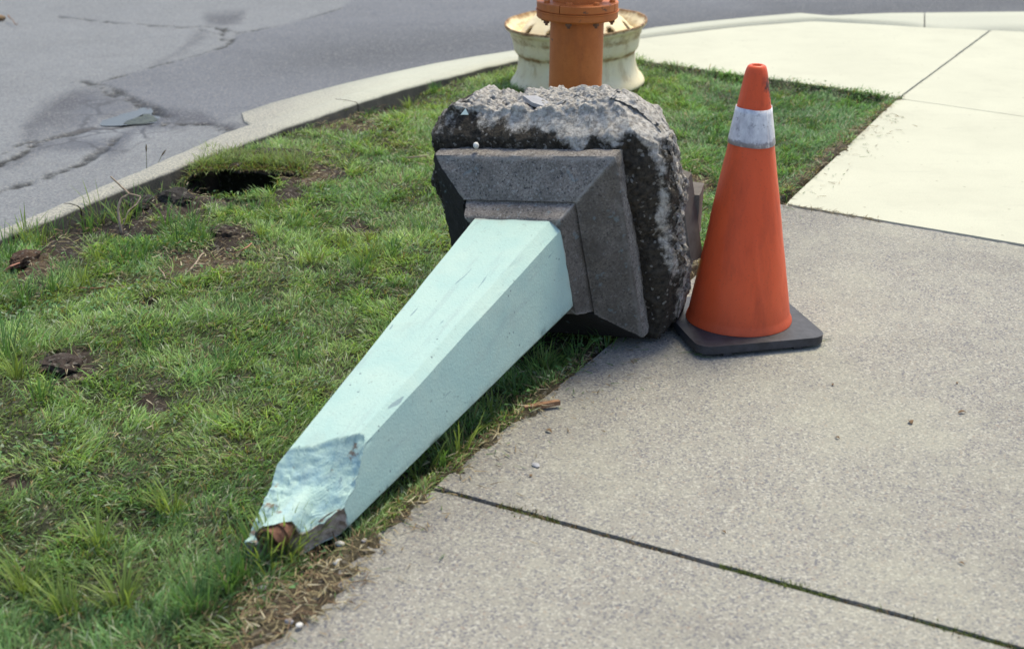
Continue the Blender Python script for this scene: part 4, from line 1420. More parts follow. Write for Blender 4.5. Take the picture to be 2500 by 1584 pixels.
# closed, rough, unpainted end
endi = np.arange(ni) * ns + ns - 1
extra, tri = [], []
cap_rings = [endi]
base_n = len(SV)
rawv = list(raw0.reshape(-1))
brkl = list(brkv.reshape(-1))
edgl = list((edgev * (1 - brkv)).reshape(-1))
lowl = list(lowv.reshape(-1))
ep, eq, es = P2[:, -1], Q2[:, -1], ss[:, -1]
cp, cq = ep.mean(), eq.mean()
allV = [SV]
for f in (0.96, 0.8, 0.6, 0.4, 0.2):
    pr, qr = cp + (ep - cp) * f, cq + (eq - cq) * f
    sr = np.interp(pr / H3, [-1, -0.4, 0.0, 0.35, 0.65, 1.0], [1.285, 1.275, 1.25, 1.215, 1.165, 1.135]) - 0.014 * (1 - f) - (0.006 if f < 0.9 else 0.001) + 0.012 * fbm(pr, qr, sc=40, oct=3, seed=23)
    allV.append(loc(pr, qr, sr))
    idx = base_n + np.arange(ni)
    base_n += ni
    cap_rings.append(idx)
    rawv += [1.0] * ni
    brkl += [0.0] * ni
    edgl += [0.0] * ni
    lowl += [0.0] * ni
allV.append(loc(np.array([cp]), np.array([cq]), np.array([1.225])))
rawv.append(1.0)
brkl.append(0.0)
edgl.append(0.0)
lowl.append(0.0)
capQ = []
for a, b in zip(cap_rings[:-1], cap_rings[1:]):
    for k in range(ni):
        capQ.append((a[k], a[(k + 1) % ni], b[(k + 1) % ni], b[k]))
tri = [(cap_rings[-1][k], cap_rings[-1][(k + 1) % ni], base_n) for k in range(ni)]
capQ = np.array(capQ)
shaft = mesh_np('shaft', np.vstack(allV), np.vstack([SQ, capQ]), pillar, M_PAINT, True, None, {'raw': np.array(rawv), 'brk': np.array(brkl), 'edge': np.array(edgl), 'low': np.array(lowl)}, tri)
bpy.context.view_layer.update()
me = shaft.data
bmx = bmesh.new()
bmx.from_mesh(me)
bmesh.ops.recalc_face_normals(bmx, faces=bmx.faces)
bmx.to_mesh(me)
bmx.free()
me.set_sharp_from_angle(angle=R_(30))

# plinth: back slab, bevelled slope, groove, collar
ring = square_ring(0.012, 40, 2)
prof = [(-T0 - 0.06, H0 - 0.004), (-T0, H0 - 0.003), (-T0 + 0.004, H0), (-0.012, H0), (-0.004, H0 - 0.002), (0.0, H0 - 0.007)]
for t in np.linspace(0.08, 0.96, 14):
    prof.append((t * S1, H0 - 0.007 + (H1 + 0.003 - H0 + 0.007) * t))
prof += [(S1, H1), (S1 + 0.002, H1 - 0.003), (S1 - 0.004, H1 - 0.007), (S1 + 0.001, H1 - 0.010), (S1 + 0.004, H1 - 0.011)]
for t in np.linspace(0.1, 1.0, 8):
    prof.append((S1 + 0.004 + (S2 - S1 - 0.002) * t, H1 - 0.011 + (H2 + 0.005 - H1 + 0.011) * t))
prof += [(S2 + 0.006, H2 + 0.001), (S2 + 0.002, H2 - 0.03)]
PV = []
for rp_, rq_ in ring:
    for s_, h_ in prof:
        PV.append((rp_ * h_, rq_ * h_, s_))
PV = np.array(PV)
nn_ = fbm(PV[:, 0], PV[:, 1], PV[:, 2], sc=20, oct=4, seed=31)
nf_ = fbm(PV[:, 0], PV[:, 1], PV[:, 2], sc=75, oct=3, seed=32)
PV[:, 2] += 0.0035 * nn_ + 0.0020 * nf_
sf_left = sstep(0.0, 0.012, -PV[:, 0] - np.abs(PV[:, 1]) * 0.98 + 0.004) * sstep(H2 - 0.01, H2 + 0.01, -PV[:, 0])
sf_bot = sstep(0.0, 0.012, -PV[:, 1] - np.abs(PV[:, 0]) * 0.98 + 0.004) * sstep(H2 + 0.0, H2 + 0.02, -PV[:, 1])
bevel_shade = np.maximum(sf_left, sf_bot * 0.9)  # shade of the left and bottom bevels, painted as a near-black tone
bevel_shade = np.where((PV[:, 2] < 0) & (PV[:, 0] > -H0 + 0.02) & (PV[:, 1] > 0), 0, bevel_shade)
mit = np.abs(np.abs(PV[:, 0]) - np.abs(PV[:, 1]))
wear = np.exp(-(mit / 0.006) ** 2) * (PV[:, 2] > 0.004)
wear = np.maximum(wear, np.exp(-((PV[:, 2] + 0.001) / 0.005) ** 2) * 0.9)
wear = wear * (1 - bevel_shade)
right_dark = sstep(0.0, 0.015, PV[:, 0] - np.abs(PV[:, 1]) * 0.99) * (PV[:, 2] > -0.01)  # darkens the right bevel against the top one: dirt and painted shade
PV[:, 0] += sf_left * 0.006 * fbm(PV[:, 1], PV[:, 2], sc=70, oct=2, seed=33)
rr = 1 + (0.006 * nn_ + 0.005 * nf_)
PV[:, 0] *= rr
PV[:, 1] *= rr
plQ = grid_quads(len(ring), len(prof), wrap=True)
plinth = mesh_np('plinth', loc(PV[:, 0], PV[:, 1], PV[:, 2]), plQ, pillar, M_PLINTH, True, None, {'soil': bevel_shade, 'wear': wear, 'right_dark': right_dark})  # 'soil' carries the shade painted on the left and bottom bevels
bmx = bmesh.new()
bmx.from_mesh(plinth.data)
bmesh.ops.recalc_face_normals(bmx, faces=bmx.faces)
bmx.to_mesh(plinth.data)
bmx.free()
plinth.data.set_sharp_from_angle(angle=R_(34))

# foundation block: rough concrete cast in the ground
nb = 132
a_ = np.linspace(-1, 1, nb)
Aa, Bb = np.meshgrid(a_, a_, indexing='ij')
faces_ = []
one = np.ones_like(Aa)
for f in ((one, Aa, Bb), (-one, Bb, Aa), (Aa, one, -Bb), (Aa, -one, Bb), (Aa, Bb, one), (Bb, Aa, -one)):
    faces_.append(np.stack([g_.ravel() for g_ in f], -1))
U_ = np.vstack(faces_)
FQ = np.vstack([grid_quads(nb, nb) + k * nb * nb for k in range(6)])
pw = 22.0
U_ = U_ / (np.abs(U_) ** pw).sum(1)[:, None] ** (1 / pw)
up, uq, us_ = U_[:, 0], U_[:, 1], U_[:, 2]
smin, smax = -0.265, -0.056
bs = (smin + smax) / 2 + us_ * (smax - smin) / 2
# right side: widest at the top, drawn in at the bottom
qn = uq
pmax = np.interp(qn, [-1, -0.75, -0.3, 0.3, 0.8, 1], [0.285, 0.315, 0.340, 0.348, 0.342, 0.32])
pmin = np.interp(qn, [-1, -0.5, 0, 0.5, 1], [-0.25, -0.28, -0.30, -0.298, -0.275])
bp = (pmin + pmax) / 2 + up * (pmax - pmin) / 2
qtop = np.interp(bp, [-0.30, -0.27, -0.245, -0.20, -0.12, 0.0, 0.08, 0.16, 0.24, 0.30, 0.38], [0.295, 0.312, 0.345, 0.354, 0.338, 0.336, 0.340, 0.348, 0.350, 0.328, 0.302])
qbot = np.interp(bp, [-0.3, 0.0, 0.3], [-0.275, -0.27, -0.300])
qtop = qtop + 0.006 * vnoise(bp * 18, bs * 6, seed=77)
bq = (qtop + qbot) / 2 + uq * (qtop - qbot) / 2
nlo = fbm(bp, bq, bs, sc=7, oct=3, seed=201)
nmi = fbm(bp, bq, bs, sc=21, oct=4, seed=202)
nhi = fbm(bp, bq, bs, sc=75, oct=3, seed=203)
ridg = 1 - np.abs(fbm(bp, bq, bs, sc=16, oct=3, seed=204)) * 2
disp = 0.030 * nlo + 0.017 * nmi + 0.010 * nhi + 0.008 * ridg + 0.005 * fbm(bp, bq, bs, sc=170, oct=2, seed=205)
# the front face is flatter where it met the shuttering; the top crest recedes towards the back
nrm = np.stack([np.sign(up) * np.abs(up) ** 7, np.sign(uq) * np.abs(uq) ** 7, np.sign(us_) * np.abs(us_) ** 7], -1)
nrm /= np.linalg.norm(nrm, axis=1)[:, None] + 1e-9
bp += nrm[:, 0] * disp
bq += nrm[:, 1] * disp
bs += nrm[:, 2] * disp * 0.7
# broken facets: the block is chopped back by irregular planes along its edges and corners
rf = random.Random(5)
cen = np.array([0.03, 0.03, -0.15])
P3 = np.stack([bp, bq, bs], -1)
for kf in range(26):
    if kf < 12:
        nv = np.array([rf.uniform(-0.7, 1), 1.0, rf.uniform(-1.0, 0.2)])          # along the top
    elif kf < 20:
        nv = np.array([1.0, rf.uniform(-0.35, 0.9), rf.uniform(-1.0, 0.3)])          # along the right
    else:
        nv = np.array([1.0, rf.uniform(0.4, 1.2), rf.uniform(-0.5, 0.3)])
    nv /= np.linalg.norm(nv)
    h_ = (P3 - cen) @ nv
    cut_ = np.quantile(h_, rf.uniform(0.980, 0.998))
    over_ = np.clip(h_ - cut_ - 0.004 * nhi, 0, None)
    keepf = (us_ > 0.9) & (np.abs(bp) < H0 + 0.005) & (bq < H0 + 0.012)
    P3 = P3 - nv * (over_ * 0.85 * (~keepf))[:, None]
# stones standing proud of the broken matrix
seeds = np.stack([np.array([rf.uniform(-0.3, 0.36) for _ in range(420)]), np.array([rf.uniform(-0.28, 0.36) for _ in range(420)]), np.array([rf.uniform(-0.28, -0.03) for _ in range(420)])], -1)
rad_ = np.array([rf.uniform(0.010, 0.026) for _ in range(420)])
bump_ = np.zeros(len(P3))
for sd_, r0 in zip(seeds, rad_):
    dd_ = ((P3 - sd_) ** 2).sum(1)
    sel = dd_ < r0 * r0
    bump_[sel] = np.maximum(bump_[sel], np.sqrt(r0 * r0 - dd_[sel]) * 0.55)
outw_ = P3 - cen
outw_ = outw_ / np.linalg.norm(outw_, axis=1)[:, None]
P3 = P3 + (nrm * 0.6 + outw_ * 0.4) * (bump_ * (us_ < 0.97))[:, None]
bp, bq, bs = P3[:, 0], P3[:, 1], P3[:, 2]
# slope the upper and right margins back from the plinth
topk = sstep(0.28, 0.345, bq)
rk = sstep(0.28, 0.37, bp)
bs -= np.where(us_ > 0, (0.055 * topk + 0.05 * rk) * (us_ > 0.2), 0)
front_f = sstep(0.3, 0.8, us_)
# soil still caked on: the front face and lower parts; the crest and the right arris are bare
soil = 0.02 + 0.40 * sstep(0.75, 0.95, up) * (1 - sstep(0.75, 0.95, uq)) + 0.75 * front_f * (1 - sstep(0.298, 0.345, bq + 0.035 * nlo + 0.03 * nmi + 0.05 * sstep(-0.1, 0.3, bp) - 0.03 * sstep(-0.12, -0.25, bp))) - 0.10 * nmi
soil = soil - 0.75 * np.exp(-((bp - 0.335 - 0.02 * nlo) / 0.020) ** 2) * front_f * sstep(-0.25, -0.1, bq)
soil = soil + 0.35 * (1 - front_f) * sstep(0.5, 0.9, up) * np.exp(-((bs + 0.10) / 0.022) ** 2)
soil = np.where(uq < -0.9, 0.9, soil)
soil = np.where(up < -0.8, 0.9 - 0.3 * sstep(0.24, 0.32, bq), soil)
found = mesh_np('foundation_block', loc(bp, bq, bs), FQ, pillar, M_RUBBLE, True, None, {'soil': soil})
bmx = bmesh.new()
bmx.from_mesh(found.data)
bmesh.ops.remove_doubles(bmx, verts=bmx.verts, dist=0.0006)
bmesh.ops.recalc_face_normals(bmx, faces=bmx.faces)
bmx.to_mesh(found.data)
bmx.free()


def lump(name, pts_lo, pts_hi, mat, parent, lab=None, rough=0.004, seed=1, bev=0.004):
    """irregular eight-cornered chunk from two quads of (p,q,s)"""
    bm = bmesh.new()
    lo = [bm.verts.new(Vector(loc(*p))) for p in pts_lo]
    hi = [bm.verts.new(Vector(loc(*p))) for p in pts_hi]
    bm.faces.new(lo[::-1])
    bm.faces.new(hi)
    for k in range(4):
        bm.faces.new((lo[k], lo[(k + 1) % 4], hi[(k + 1) % 4], hi[k]))
    bmesh.ops.subdivide_edges(bm, edges=bm.edges[:], cuts=4, use_grid_fill=True)
    co = np.array([v_.co[:] for v_ in bm.verts])
    nz = np.stack([fbm(co[:, 0], co[:, 1], co[:, 2], sc=24, oct=3, seed=seed + k) for k in range(3)], -1) * rough
    for v_, d_ in zip(bm.verts, nz):
        v_.co += Vector(d_)
    o = bm_obj(name, bm, mat, parent, smooth=True)
    if lab:
        o['label'] = lab
    return o


# smooth cast face on the right of the block, and the squared lump behind it
lump('formed_face', [(0.315, -0.15, -0.275), (0.352, -0.15, -0.272), (0.352, 0.10, -0.268), (0.315, 0.11, -0.275)],
     [(0.315, -0.15, -0.19), (0.345, -0.13, -0.20), (0.347, 0.09, -0.195), (0.315, 0.10, -0.19)], M_FORM, pillar, 'smooth brown-grey cast side of the block', 0.002)
lump('concrete_lump', [(0.24, -0.10, -0.25), (0.345, -0.085, -0.27), (0.365, 0.035, -0.27), (0.24, 0.05, -0.25)],
     [(0.24, -0.12, -0.36), (0.325, -0.11, -0.35), (0.352, 0.035, -0.35), (0.24, 0.04, -0.36)], M_FORM, pillar, 'squared lump of concrete behind the block', 0.003, 7)
# pale stone embedded over the plinth
bm = bmesh.new()
bmesh.ops.create_icosphere(bm, subdivisions=2, radius=0.0085)
for v_ in bm.verts:
    v_.co = Vector(loc(-0.135, 0.282, -0.020)) + Vector((v_.co.x * 0.9, v_.co.y * 1.1, v_.co.z))
bm_obj('embedded_stone', bm, M_PEBBLE, pillar)['label'] = 'round white stone set in the dark concrete'
# rusty pipe showing at the broken end
bm = bmesh.new()
n_ = 28
ro, ri = 0.0265, 0.0215
bm_lathe(bm, [(ri, 0.7), (ri, 1.276), (ri + 0.001, 1.278), (ro - 0.001, 1.278), (ro, 1.276), (ro, 1.15)], n_)
for v_ in bm.verts:
    ang = math.atan2(v_.co.y, v_.co.x)
    v_.co.z += 0.004 * math.sin(3 * ang) if v_.co.z > 1.2 else 0
    v_.co.x += -0.010 * FLIP
    v_.co.y += -0.006
pipe = bm_obj('iron_pipe', bm, M_RUST, pillar)
bm = bmesh.new()
for dx_, L0, L1 in ((0.002, 1.240, 1.254),):
    bm_lathe(bm, [(0.0265, L0), (0.031, L0 + 0.001), (0.031, L1 - 0.001), (0.0265, L1)], 28)
for v_ in bm.verts:
    v_.co.x += -0.010 * FLIP
    v_.co.y += -0.006
bm_obj('pipe_collar', bm, M_RUST, pillar)


# loose flat stone on top of the block
def place_local(p, q, s):
    return O_P + AP * p + AQ * q + AW * s


bm = bmesh.new()
bm_prism(bm, [(-0.048, -0.002), (-0.012, -0.020), (0.050, -0.012), (0.046, 0.010), (-0.022, 0.026)], 0, 0.010)
sl = bm_obj('slate_fragment', bm, M_SLATE, None, True, 0.002, 1)
pt = place_local(0.0, 0.342, -0.150)
sl.location = tuple(pt)
sl.rotation_euler = (R_(8), R_(14), R_(-24))
tag(sl, 'thin flat grey fragment of stone lying on top of the foundation block', 'stone')
bm = bmesh.new()
bm_prism(bm, [(-0.010, -0.006), (0.012, -0.004), (0.004, 0.012)], 0, 0.004)
ch = bm_obj('paint_flake', bm, M_CHIP, None, False)
ch.location = tuple(place_local(-0.185, 0.350, -0.075))
ch.rotation_euler = (R_(60), R_(10), R_(20))
tag(ch, 'small pale aqua flake on the top left of the foundation block', 'flake')

# ------------------------------------------------------------------ traffic cone
CC = G(1803, 774, 0.034)
cone = empty('traffic_cone', (CC[0], CC[1], 0.0), (R_(0.0), R_(0.5), R_(13.5)))
tag(cone, 'scuffed orange traffic cone with a white collar on a black rubber foot', 'traffic cone')
bm = bmesh.new()
w, cut = 0.182, 0.042
pts = []
for sx, sy, a0 in ((1, -1, -90), (1, 1, 0), (-1, 1, 90), (-1, -1, 180)):
    for k in range(6):
        a = R_(a0 + 90 * k / 5)
        pts.append((sx * (w - cut) + cut * math.cos(a), sy * (w - cut) + cut * math.sin(a)))
bm_prism(bm, pts, 0.011, 0.033)
base_o = bm_obj('base', bm, M_RUBBER, cone, True, 0.003, 2)
for fx, fy in ((0.1, -0.165), (-0.1, -0.165), (0.1, 0.165), (-0.1, 0.165), (0.165, 0.0), (-0.165, 0.0)):
    bm = bmesh.new()
    bm_prism(bm, [(fx - 0.012, fy - 0.012), (fx + 0.012, fy - 0.012), (fx + 0.012, fy + 0.012), (fx - 0.012, fy + 0.012)], 0.0, 0.0115)
    bm_obj('foot', bm, M_RUBBER, cone, False)
CB, CT, CH_ = 0.1405, 0.0275, 0.722


def cr(z):
    return CB + (CT - CB) * (z - 0.036) / (CH_ - 0.036)


prof = [(CB + 0.004, 0.034), (CB + 0.003, 0.040), (cr(0.052), 0.052)] + [(cr(z_), z_) for z_ in np.linspace(0.06, CH_ - 0.014, 60)]
prof += [(CT - 0.0002, CH_ - 0.004), (CT - 0.003, CH_ + 0.004), (CT - 0.007, CH_ + 0.0075), (CT - 0.012, CH_ + 0.008), (CT - 0.0145, CH_ + 0.006), (CT - 0.0145, CH_ - 0.05)]
bm = bmesh.new()
bm_lathe(bm, prof, 96)
co = np.array([v_.co[:] for v_ in bm.verts])
ang = np.arctan2(co[:, 1], co[:, 0])
dn = 0.0025 * fbm(np.cos(ang) * 1.0, np.sin(ang), co[:, 2] * 5, sc=1.6, oct=3, seed=301)
# a crease running up the front right
cr_a = -PI / 2 + 0.30 - 0.22 * sstep(0.05, 0.33, co[:, 2]) - R_(13.5)
da = (ang - cr_a + PI) % (2 * PI) - PI
crease = np.exp(-(da / 0.055) ** 2) * sstep(0.05, 0.12, co[:, 2]) * (1 - sstep(0.24, 0.34, co[:, 2]))
dn = dn + 0.0032 * crease
for v_, d_, a2 in zip(bm.verts, dn, ang):
    v_.co.x += d_ * math.cos(a2)
    v_.co.y += d_ * math.sin(a2)
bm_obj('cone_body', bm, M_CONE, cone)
# collar, lapped at a seam
z0c, z1c = 0.526, 0.622
bm = bmesh.new()
n_ = 90
rows = []
for k in range(n_ + 1):
    a = -PI / 2 + 0.42 + 2 * PI * 1.035 * k / n_ - R_(13.5)
    lift = 0.0022 + 0.0022 * (k / n_) ** 8 + 0.0008 * math.sin(k * 0.4)
    rows.append([bm.verts.new(((cr(z_) + lift) * math.cos(a), (cr(z_) + lift) * math.sin(a), z_ + 0.0015 * math.sin(a * 2 + 1))) for z_ in np.linspace(z0c, z1c, 8)])
for a, b in zip(rows[:-1], rows[1:]):
    for j in range(7):
        bm.faces.new((a[j], b[j], b[j + 1], a[j + 1]))
col_o = bm_obj('reflective_collar', bm, M_COLLAR, cone)
md = col_o.modifiers.new('thickness', 'SOLIDIFY')
md.thickness = 0.0012
md.offset = 1

# ------------------------------------------------------------------ fire hydrant (only its barrel and flange reach into the picture)
hyd = empty('hydrant', (HYD_C[0], HYD_C[1], -0.03), (0, R_(0.6), 0))
tag(hyd, 'orange cast iron hydrant barrel with a bolted flange behind the foundation block', 'hydrant')


def hz(vv):
    return float(G(1402, vv, 0)[2]) if False else CAM_H - HYD_Y * math.tan(PITCH + math.atan((vv - 792) / FPX)) + 0.03


RB = 0.0985
RF = 0.1490
zl = CAM_H - (HYD_Y - RF) * math.tan(PITCH + math.atan((60 - 792) / FPX)) + 0.03     # underside of the flange
bm = bmesh.new()
bm_lathe(bm, [(RB + 0.012, -0.05), (RB + 0.012, 0.03), (RB, 0.05), (RB, 0.2), (RB, 0.4), (RB, zl + 0.005)], 64)
bm_obj('barrel', bm, M_HYD, hyd)
bm = bmesh.new()
bm_lathe(bm, [(RB - 0.02, zl), (RF - 0.004, zl), (RF, zl + 0.004), (RF, zl + 0.024), (RF + 0.003, zl + 0.026), (RF + 0.003, zl + 0.030), (RF - 0.01, zl + 0.031)], 72)
bm_obj('lower_flange', bm, M_HYD, hyd)
# upper flange: split ring of four segments
for k in range(4):
    bm = bmesh.new()
    a0, a1 = R_(-118 + k * 90 + 0.7), R_(-118 + (k + 1) * 90 - 0.7)
    sec = [(RB - 0.02, zl + 0.0315), (RF - 0.002, zl + 0.0315), (RF, zl + 0.034), (RF, zl + 0.058), (RF - 0.003, zl + 0.061), (RB - 0.02, zl + 0.061)]
    m_ = 18
    rs = []
    for j in range(m_ + 1):
        a = a0 + (a1 - a0) * j / m_
        rs.append([bm.verts.new((r_ * math.cos(a), r_ * math.sin(a), z_)) for r_, z_ in sec])
    for p_, q_ in zip(rs[:-1], rs[1:]):
        for i_ in range(6):
            bm.faces.new((p_[i_], q_[i_], q_[(i_ + 1) % 6], p_[(i_ + 1) % 6]))
    bm.faces.new(rs[0])
    bm.faces.new(rs[-1][::-1])
    bm_obj('flange_segment', bm, M_HYD, hyd)
proto_b = proto_n = None
for k in range(8):
    a = R_(-90 - 22 + 45 * k + 6)
    rb = (RB + RF) / 2 + 0.006
    if proto_b is None:
        bm = bmesh.new()
        bm_lathe(bm, [(0.0135, 0), (0.0135, 0.002), (0.0115, 0.0025), (0.0115, 0.009), (0.010, 0.0105)], 6, True)
        proto_b = bm_obj('bolt_head', bm, M_HYD, hyd, False)
        bm = bmesh.new()
        bm_lathe(bm, [(0.006, -0.020), (0.006, -0.012), (0.0115, -0.012), (0.0115, 0.001)], 6, False, True)
        proto_n = bm_obj('nut', bm, M_RUST, hyd, False)
        ob, on = proto_b, proto_n
    else:
        ob, on = proto_b.copy(), proto_n.copy()
        COL.objects.link(ob)
        COL.objects.link(on)
    ob.parent = on.parent = hyd
    ob.location = (rb * math.cos(a), rb * math.sin(a), zl + 0.061)
    on.location = (rb * math.cos(a), rb * math.sin(a), zl)
    ob.rotation_euler = on.rotation_euler = (0, 0, k * 0.7)
bm = bmesh.new()
zu = zl + 0.06
bm_lathe(bm, [(RB - 0.006, zu), (RB - 0.006, zu + 0.26), (RB + 0.012, zu + 0.265), (RB + 0.012, zu + 0.29), (RB - 0.01, zu + 0.30), (0.07, zu + 0.345), (0.03, zu + 0.37), (0.022, zu + 0.372), (0.022, zu + 0.41)], 56, True)
bm_obj('bonnet', bm, M_HYD, hyd)
for sx in (-1, 1):
    bm = bmesh.new()
    bm_lathe(bm, [(0.038, 0.06), (0.038, 0.125), (0.05, 0.128), (0.05, 0.155), (0.018, 0.158), (0.018, 0.18)], 32, True)
    o = bm_obj('hose_nozzle', bm, M_HYD, hyd)
    o.location = (0, 0, zu + 0.17)
    o.rotation_euler = (0, sx * PI / 2, 0)

# ------------------------------------------------------------------ truck wheel lying on the grass
WZ = -0.03
wheel = empty('wheel_rim', (WHEEL_C[0], WHEEL_C[1], WZ), (R_(0.5), R_(-2.6), R_(20)))
tag(wheel, 'rusting cream painted steel truck wheel lying flat on the grass behind the orange hydrant', 'wheel')
S = 1.0
RW = 0.331
prof = [(RW * 0.965, 0.012), (RW * 0.980, 0.003), (RW * 0.990, 0.010), (RW * 0.982, 0.022), (RW * 0.955, 0.036), (RW * 0.915, 0.052), (RW * 0.882, 0.075), (RW * 0.862, 0.105), (RW * 0.852, 0.130), (RW * 0.850, 0.152), (RW * 0.862, 0.164), (RW * 0.885, 0.172),
        (RW * 0.905, 0.182), (RW * 0.915, 0.200), (RW * 0.925, 0.225), (RW * 0.932, 0.240), (RW * 0.950, 0.248), (RW * 0.955, 0.266), (RW * 0.985, 0.277), (RW * 1.02, 0.287), (RW * 1.035, 0.299), (RW * 1.030, 0.308), (RW * 1.012, 0.306), (RW * 1.00, 0.295), (RW * 0.965, 0.283), (RW * 0.93, 0.272), (RW * 0.90, 0.262), (RW * 0.885, 0.235), (RW * 0.87, 0.205), (RW * 0.84, 0.19)]


def lathe_np(prof, n):
    t = np.arange(n) * 2 * PI / n
    P = np.array(prof)
    V = np.stack([np.cos(t)[:, None] * P[None, :, 0], np.sin(t)[:, None] * P[None, :, 0], np.ones((n, 1)) * P[None, :, 1]], -1).reshape(-1, 3)
    return V, grid_quads(n, len(prof), True)


V, Qw = lathe_np(prof, 112)
a = np.arctan2(V[:, 1], V[:, 0])
V[:, 2] += 0.003 * fbm(np.cos(a), np.sin(a), V[:, 2] * 2, sc=3, oct=3, seed=401)
pz = np.tile(np.array([p[1] for p in prof]), 112)
rust = 0.14 + 0.75 * np.exp(-((pz - 0.304) / 0.010) ** 2) + 0.55 * np.exp(-((pz - 0.166) / 0.012) ** 2) + 0.38 * np.exp(-((pz - 0.244) / 0.010) ** 2) + 0.30 * np.exp(-((pz - 0.005) / 0.012) ** 2) + 0.3 * np.exp(-((pz - 0.272) / 0.008) ** 2)
rim = mesh_np('rim', V, Qw, wheel, M_WHEEL, True, None, {'rust': rust})
# disc with hand holes and raised hub
dprof = [(RW * 0.885, 0.262), (RW * 0.86, 0.262), (RW * 0.83, 0.262), (RW * 0.81, 0.272), (RW * 0.78, 0.285), (RW * 0.75, 0.297), (RW * 0.72, 0.308), (RW * 0.69, 0.318), (RW * 0.65, 0.328), (RW * 0.60, 0.342), (RW * 0.55, 0.358), (RW * 0.51, 0.366), (RW * 0.46, 0.369), (RW * 0.36, 0.369), (RW * 0.34, 0.362), (RW * 0.335, 0.32)]
dprof = [(r_, z_ - 0.012) for r_, z_ in dprof]
nd = 200
V, Qd = lathe_np(dprof, nd)
ctr = V[Qd].mean(1)
ca = np.arctan2(ctr[:, 1], ctr[:, 0])
crr = np.hypot(ctr[:, 0], ctr[:, 1])
hole = np.zeros(len(Qd), bool)
for k in range(10):
    ha = 2 * PI * k / 10 + 0.02
    da = ((ca - ha + PI) % (2 * PI) - PI) * RW * 0.75
    hole |= (da / 0.024) ** 2 + ((crr - RW * 0.755) / 0.022) ** 2 < 1
r_v = np.hypot(V[:, 0], V[:, 1])
rustd = 0.05 + 0.6 * np.exp(-((r_v - RW * 0.47) / 0.03) ** 2) + 0.5 * sstep(RW * 0.50, RW * 0.36, r_v) * 0.9 + 0.25 * np.exp(-((r_v - RW * 0.88) / 0.02) ** 2)
for k in range(10):
    ha = 2 * PI * k / 10 + 0.02
    rustd = np.maximum(rustd, 0.55 * np.exp(-((V[:, 0] - RW * 0.755 * math.cos(ha)) ** 2 + (V[:, 1] - RW * 0.755 * math.sin(ha)) ** 2) / 0.036 ** 2))
disc = mesh_np('disc', V, Qd[~hole], wheel, M_WHEEL, True, None, {'rust': rustd})
md = disc.modifiers.new('thickness', 'SOLIDIFY')
md.thickness = 0.010
md.offset = -1
for k in range(8):
    a = 2 * PI * k / 8
    if k == 0:
        bm = bmesh.new()
        bm_lathe(bm, [(0.021, 0.0), (0.021, 0.004), (0.015, 0.006), (0.015, 0.010), (0.010, 0.0105)], 20, True)
        sp0 = bm_obj('stud_boss', bm, M_RUST, wheel)
        o = sp0
    else:
        o = sp0.copy()
        COL.objects.link(o)
    o.parent = wheel
    o.location = (RW * 0.41 * math.cos(a), RW * 0.41 * math.sin(a), 0.357)


# ------------------------------------------------------------------ small things
def ground_z(px_, py_):
    a = G(px_, py_, -0.02)
    z_, _, _, _ = lawn_z(np.array([a[0]]), np.array([a[1]]))
    a = G(px_, py_, float(z_[0]))
    return a


def stone(name, pxy, size, mat, label, cat, seed, flat=0.6, on_walk=False, group=None):
    bm = bmesh.new()
    bmesh.ops.create_icosphere(bm, subdivisions=4 if name == 'dirt_clod' else 2, radius=1.0)
    r = random.Random(seed)
    kr = 0.42 if name == 'dirt_clod' else 0.22
    ax = [r.uniform(0.75, 1.25), r.uniform(0.75, 1.15), flat]
    for v_ in bm.verts:
        d = 1 + kr * float(fbm(np.array([v_.co.x * 1.3 + seed]), np.array([v_.co.y * 1.3]), np.array([v_.co.z * 1.3]), sc=1.2 if kr < .3 else 2.2, oct=3 if kr < .3 else 5, seed=seed)[0])
        v_.co = Vector((v_.co.x * ax[0] * d, v_.co.y * ax[1] * d, v_.co.z * ax[2] * d)) * size
    o = bm_obj(name, bm, mat)
    p = G(*pxy, 0.0) if on_walk else ground_z(*pxy)
    zz = 0.0 if on_walk else p[2]
    o.location = (p[0], p[1], zz + size * flat * (0.75 if kr < .3 else 0.30))
    o.rotation_euler = (0, 0, r.uniform(0, 6))
    tag(o, label, cat, group)
    return o


stone('pebble', (829, 1331), 0.0100, M_PEBBLE, 'white pebble in the dirt just right of the broken end of the post', 'pebble', 1)
stone('pebble', (827, 1376), 0.0092, M_PEBBLE, 'white pebble at the pavement edge, below the other white one', 'pebble', 2)
stone('pebble', (892, 1324), 0.0088, M_GPEB, 'pinkish grey pebble lying on the pavement edge by the post', 'pebble', 3)
stone('pebble', (706, 1521), 0.0096, M_GPEB, 'grey pebble in the brown thatch patch by the pavement', 'pebble', 4)
stone('pebble', (731, 1528), 0.0065, M_PEBBLE, 'small cream pebble beside the grey one in the thatch patch', 'pebble', 5)
stone('pebble', (640, 1437), 0.0075, M_PEBBLE, 'tiny white pebble among the grass left of the thatch patch', 'pebble', 6)
stone('pebble', (212, 543), 0.021, M_PEBBLE, 'pale stone lying against the dug-out kerb', 'pebble', 7)
stone('pebble', (1308, 1137), 0.010, M_SLATE, 'blue-grey chip on the front pavement slab', 'chip', 8, 0.35, True)
stone('pebble', (1680, 248), 0.012, M_PEBBLE, 'white scrap lying in the grass left of the cone tip', 'scrap', 9, 0.4)
stone('dirt_clod', (350, 505), 0.050, M_SOIL, 'large dark clod of earth beside the bent root', 'clod', 11, 0.6)
stone('dirt_clod', (428, 492), 0.058, M_SOIL, 'dark stony clod between the bent root and the hole', 'clod', 12, 0.6)
stone('dirt_clod', (545, 572), 0.045, M_SOIL, 'bare dark clod on the slope below the hole', 'clod', 13, 0.5)
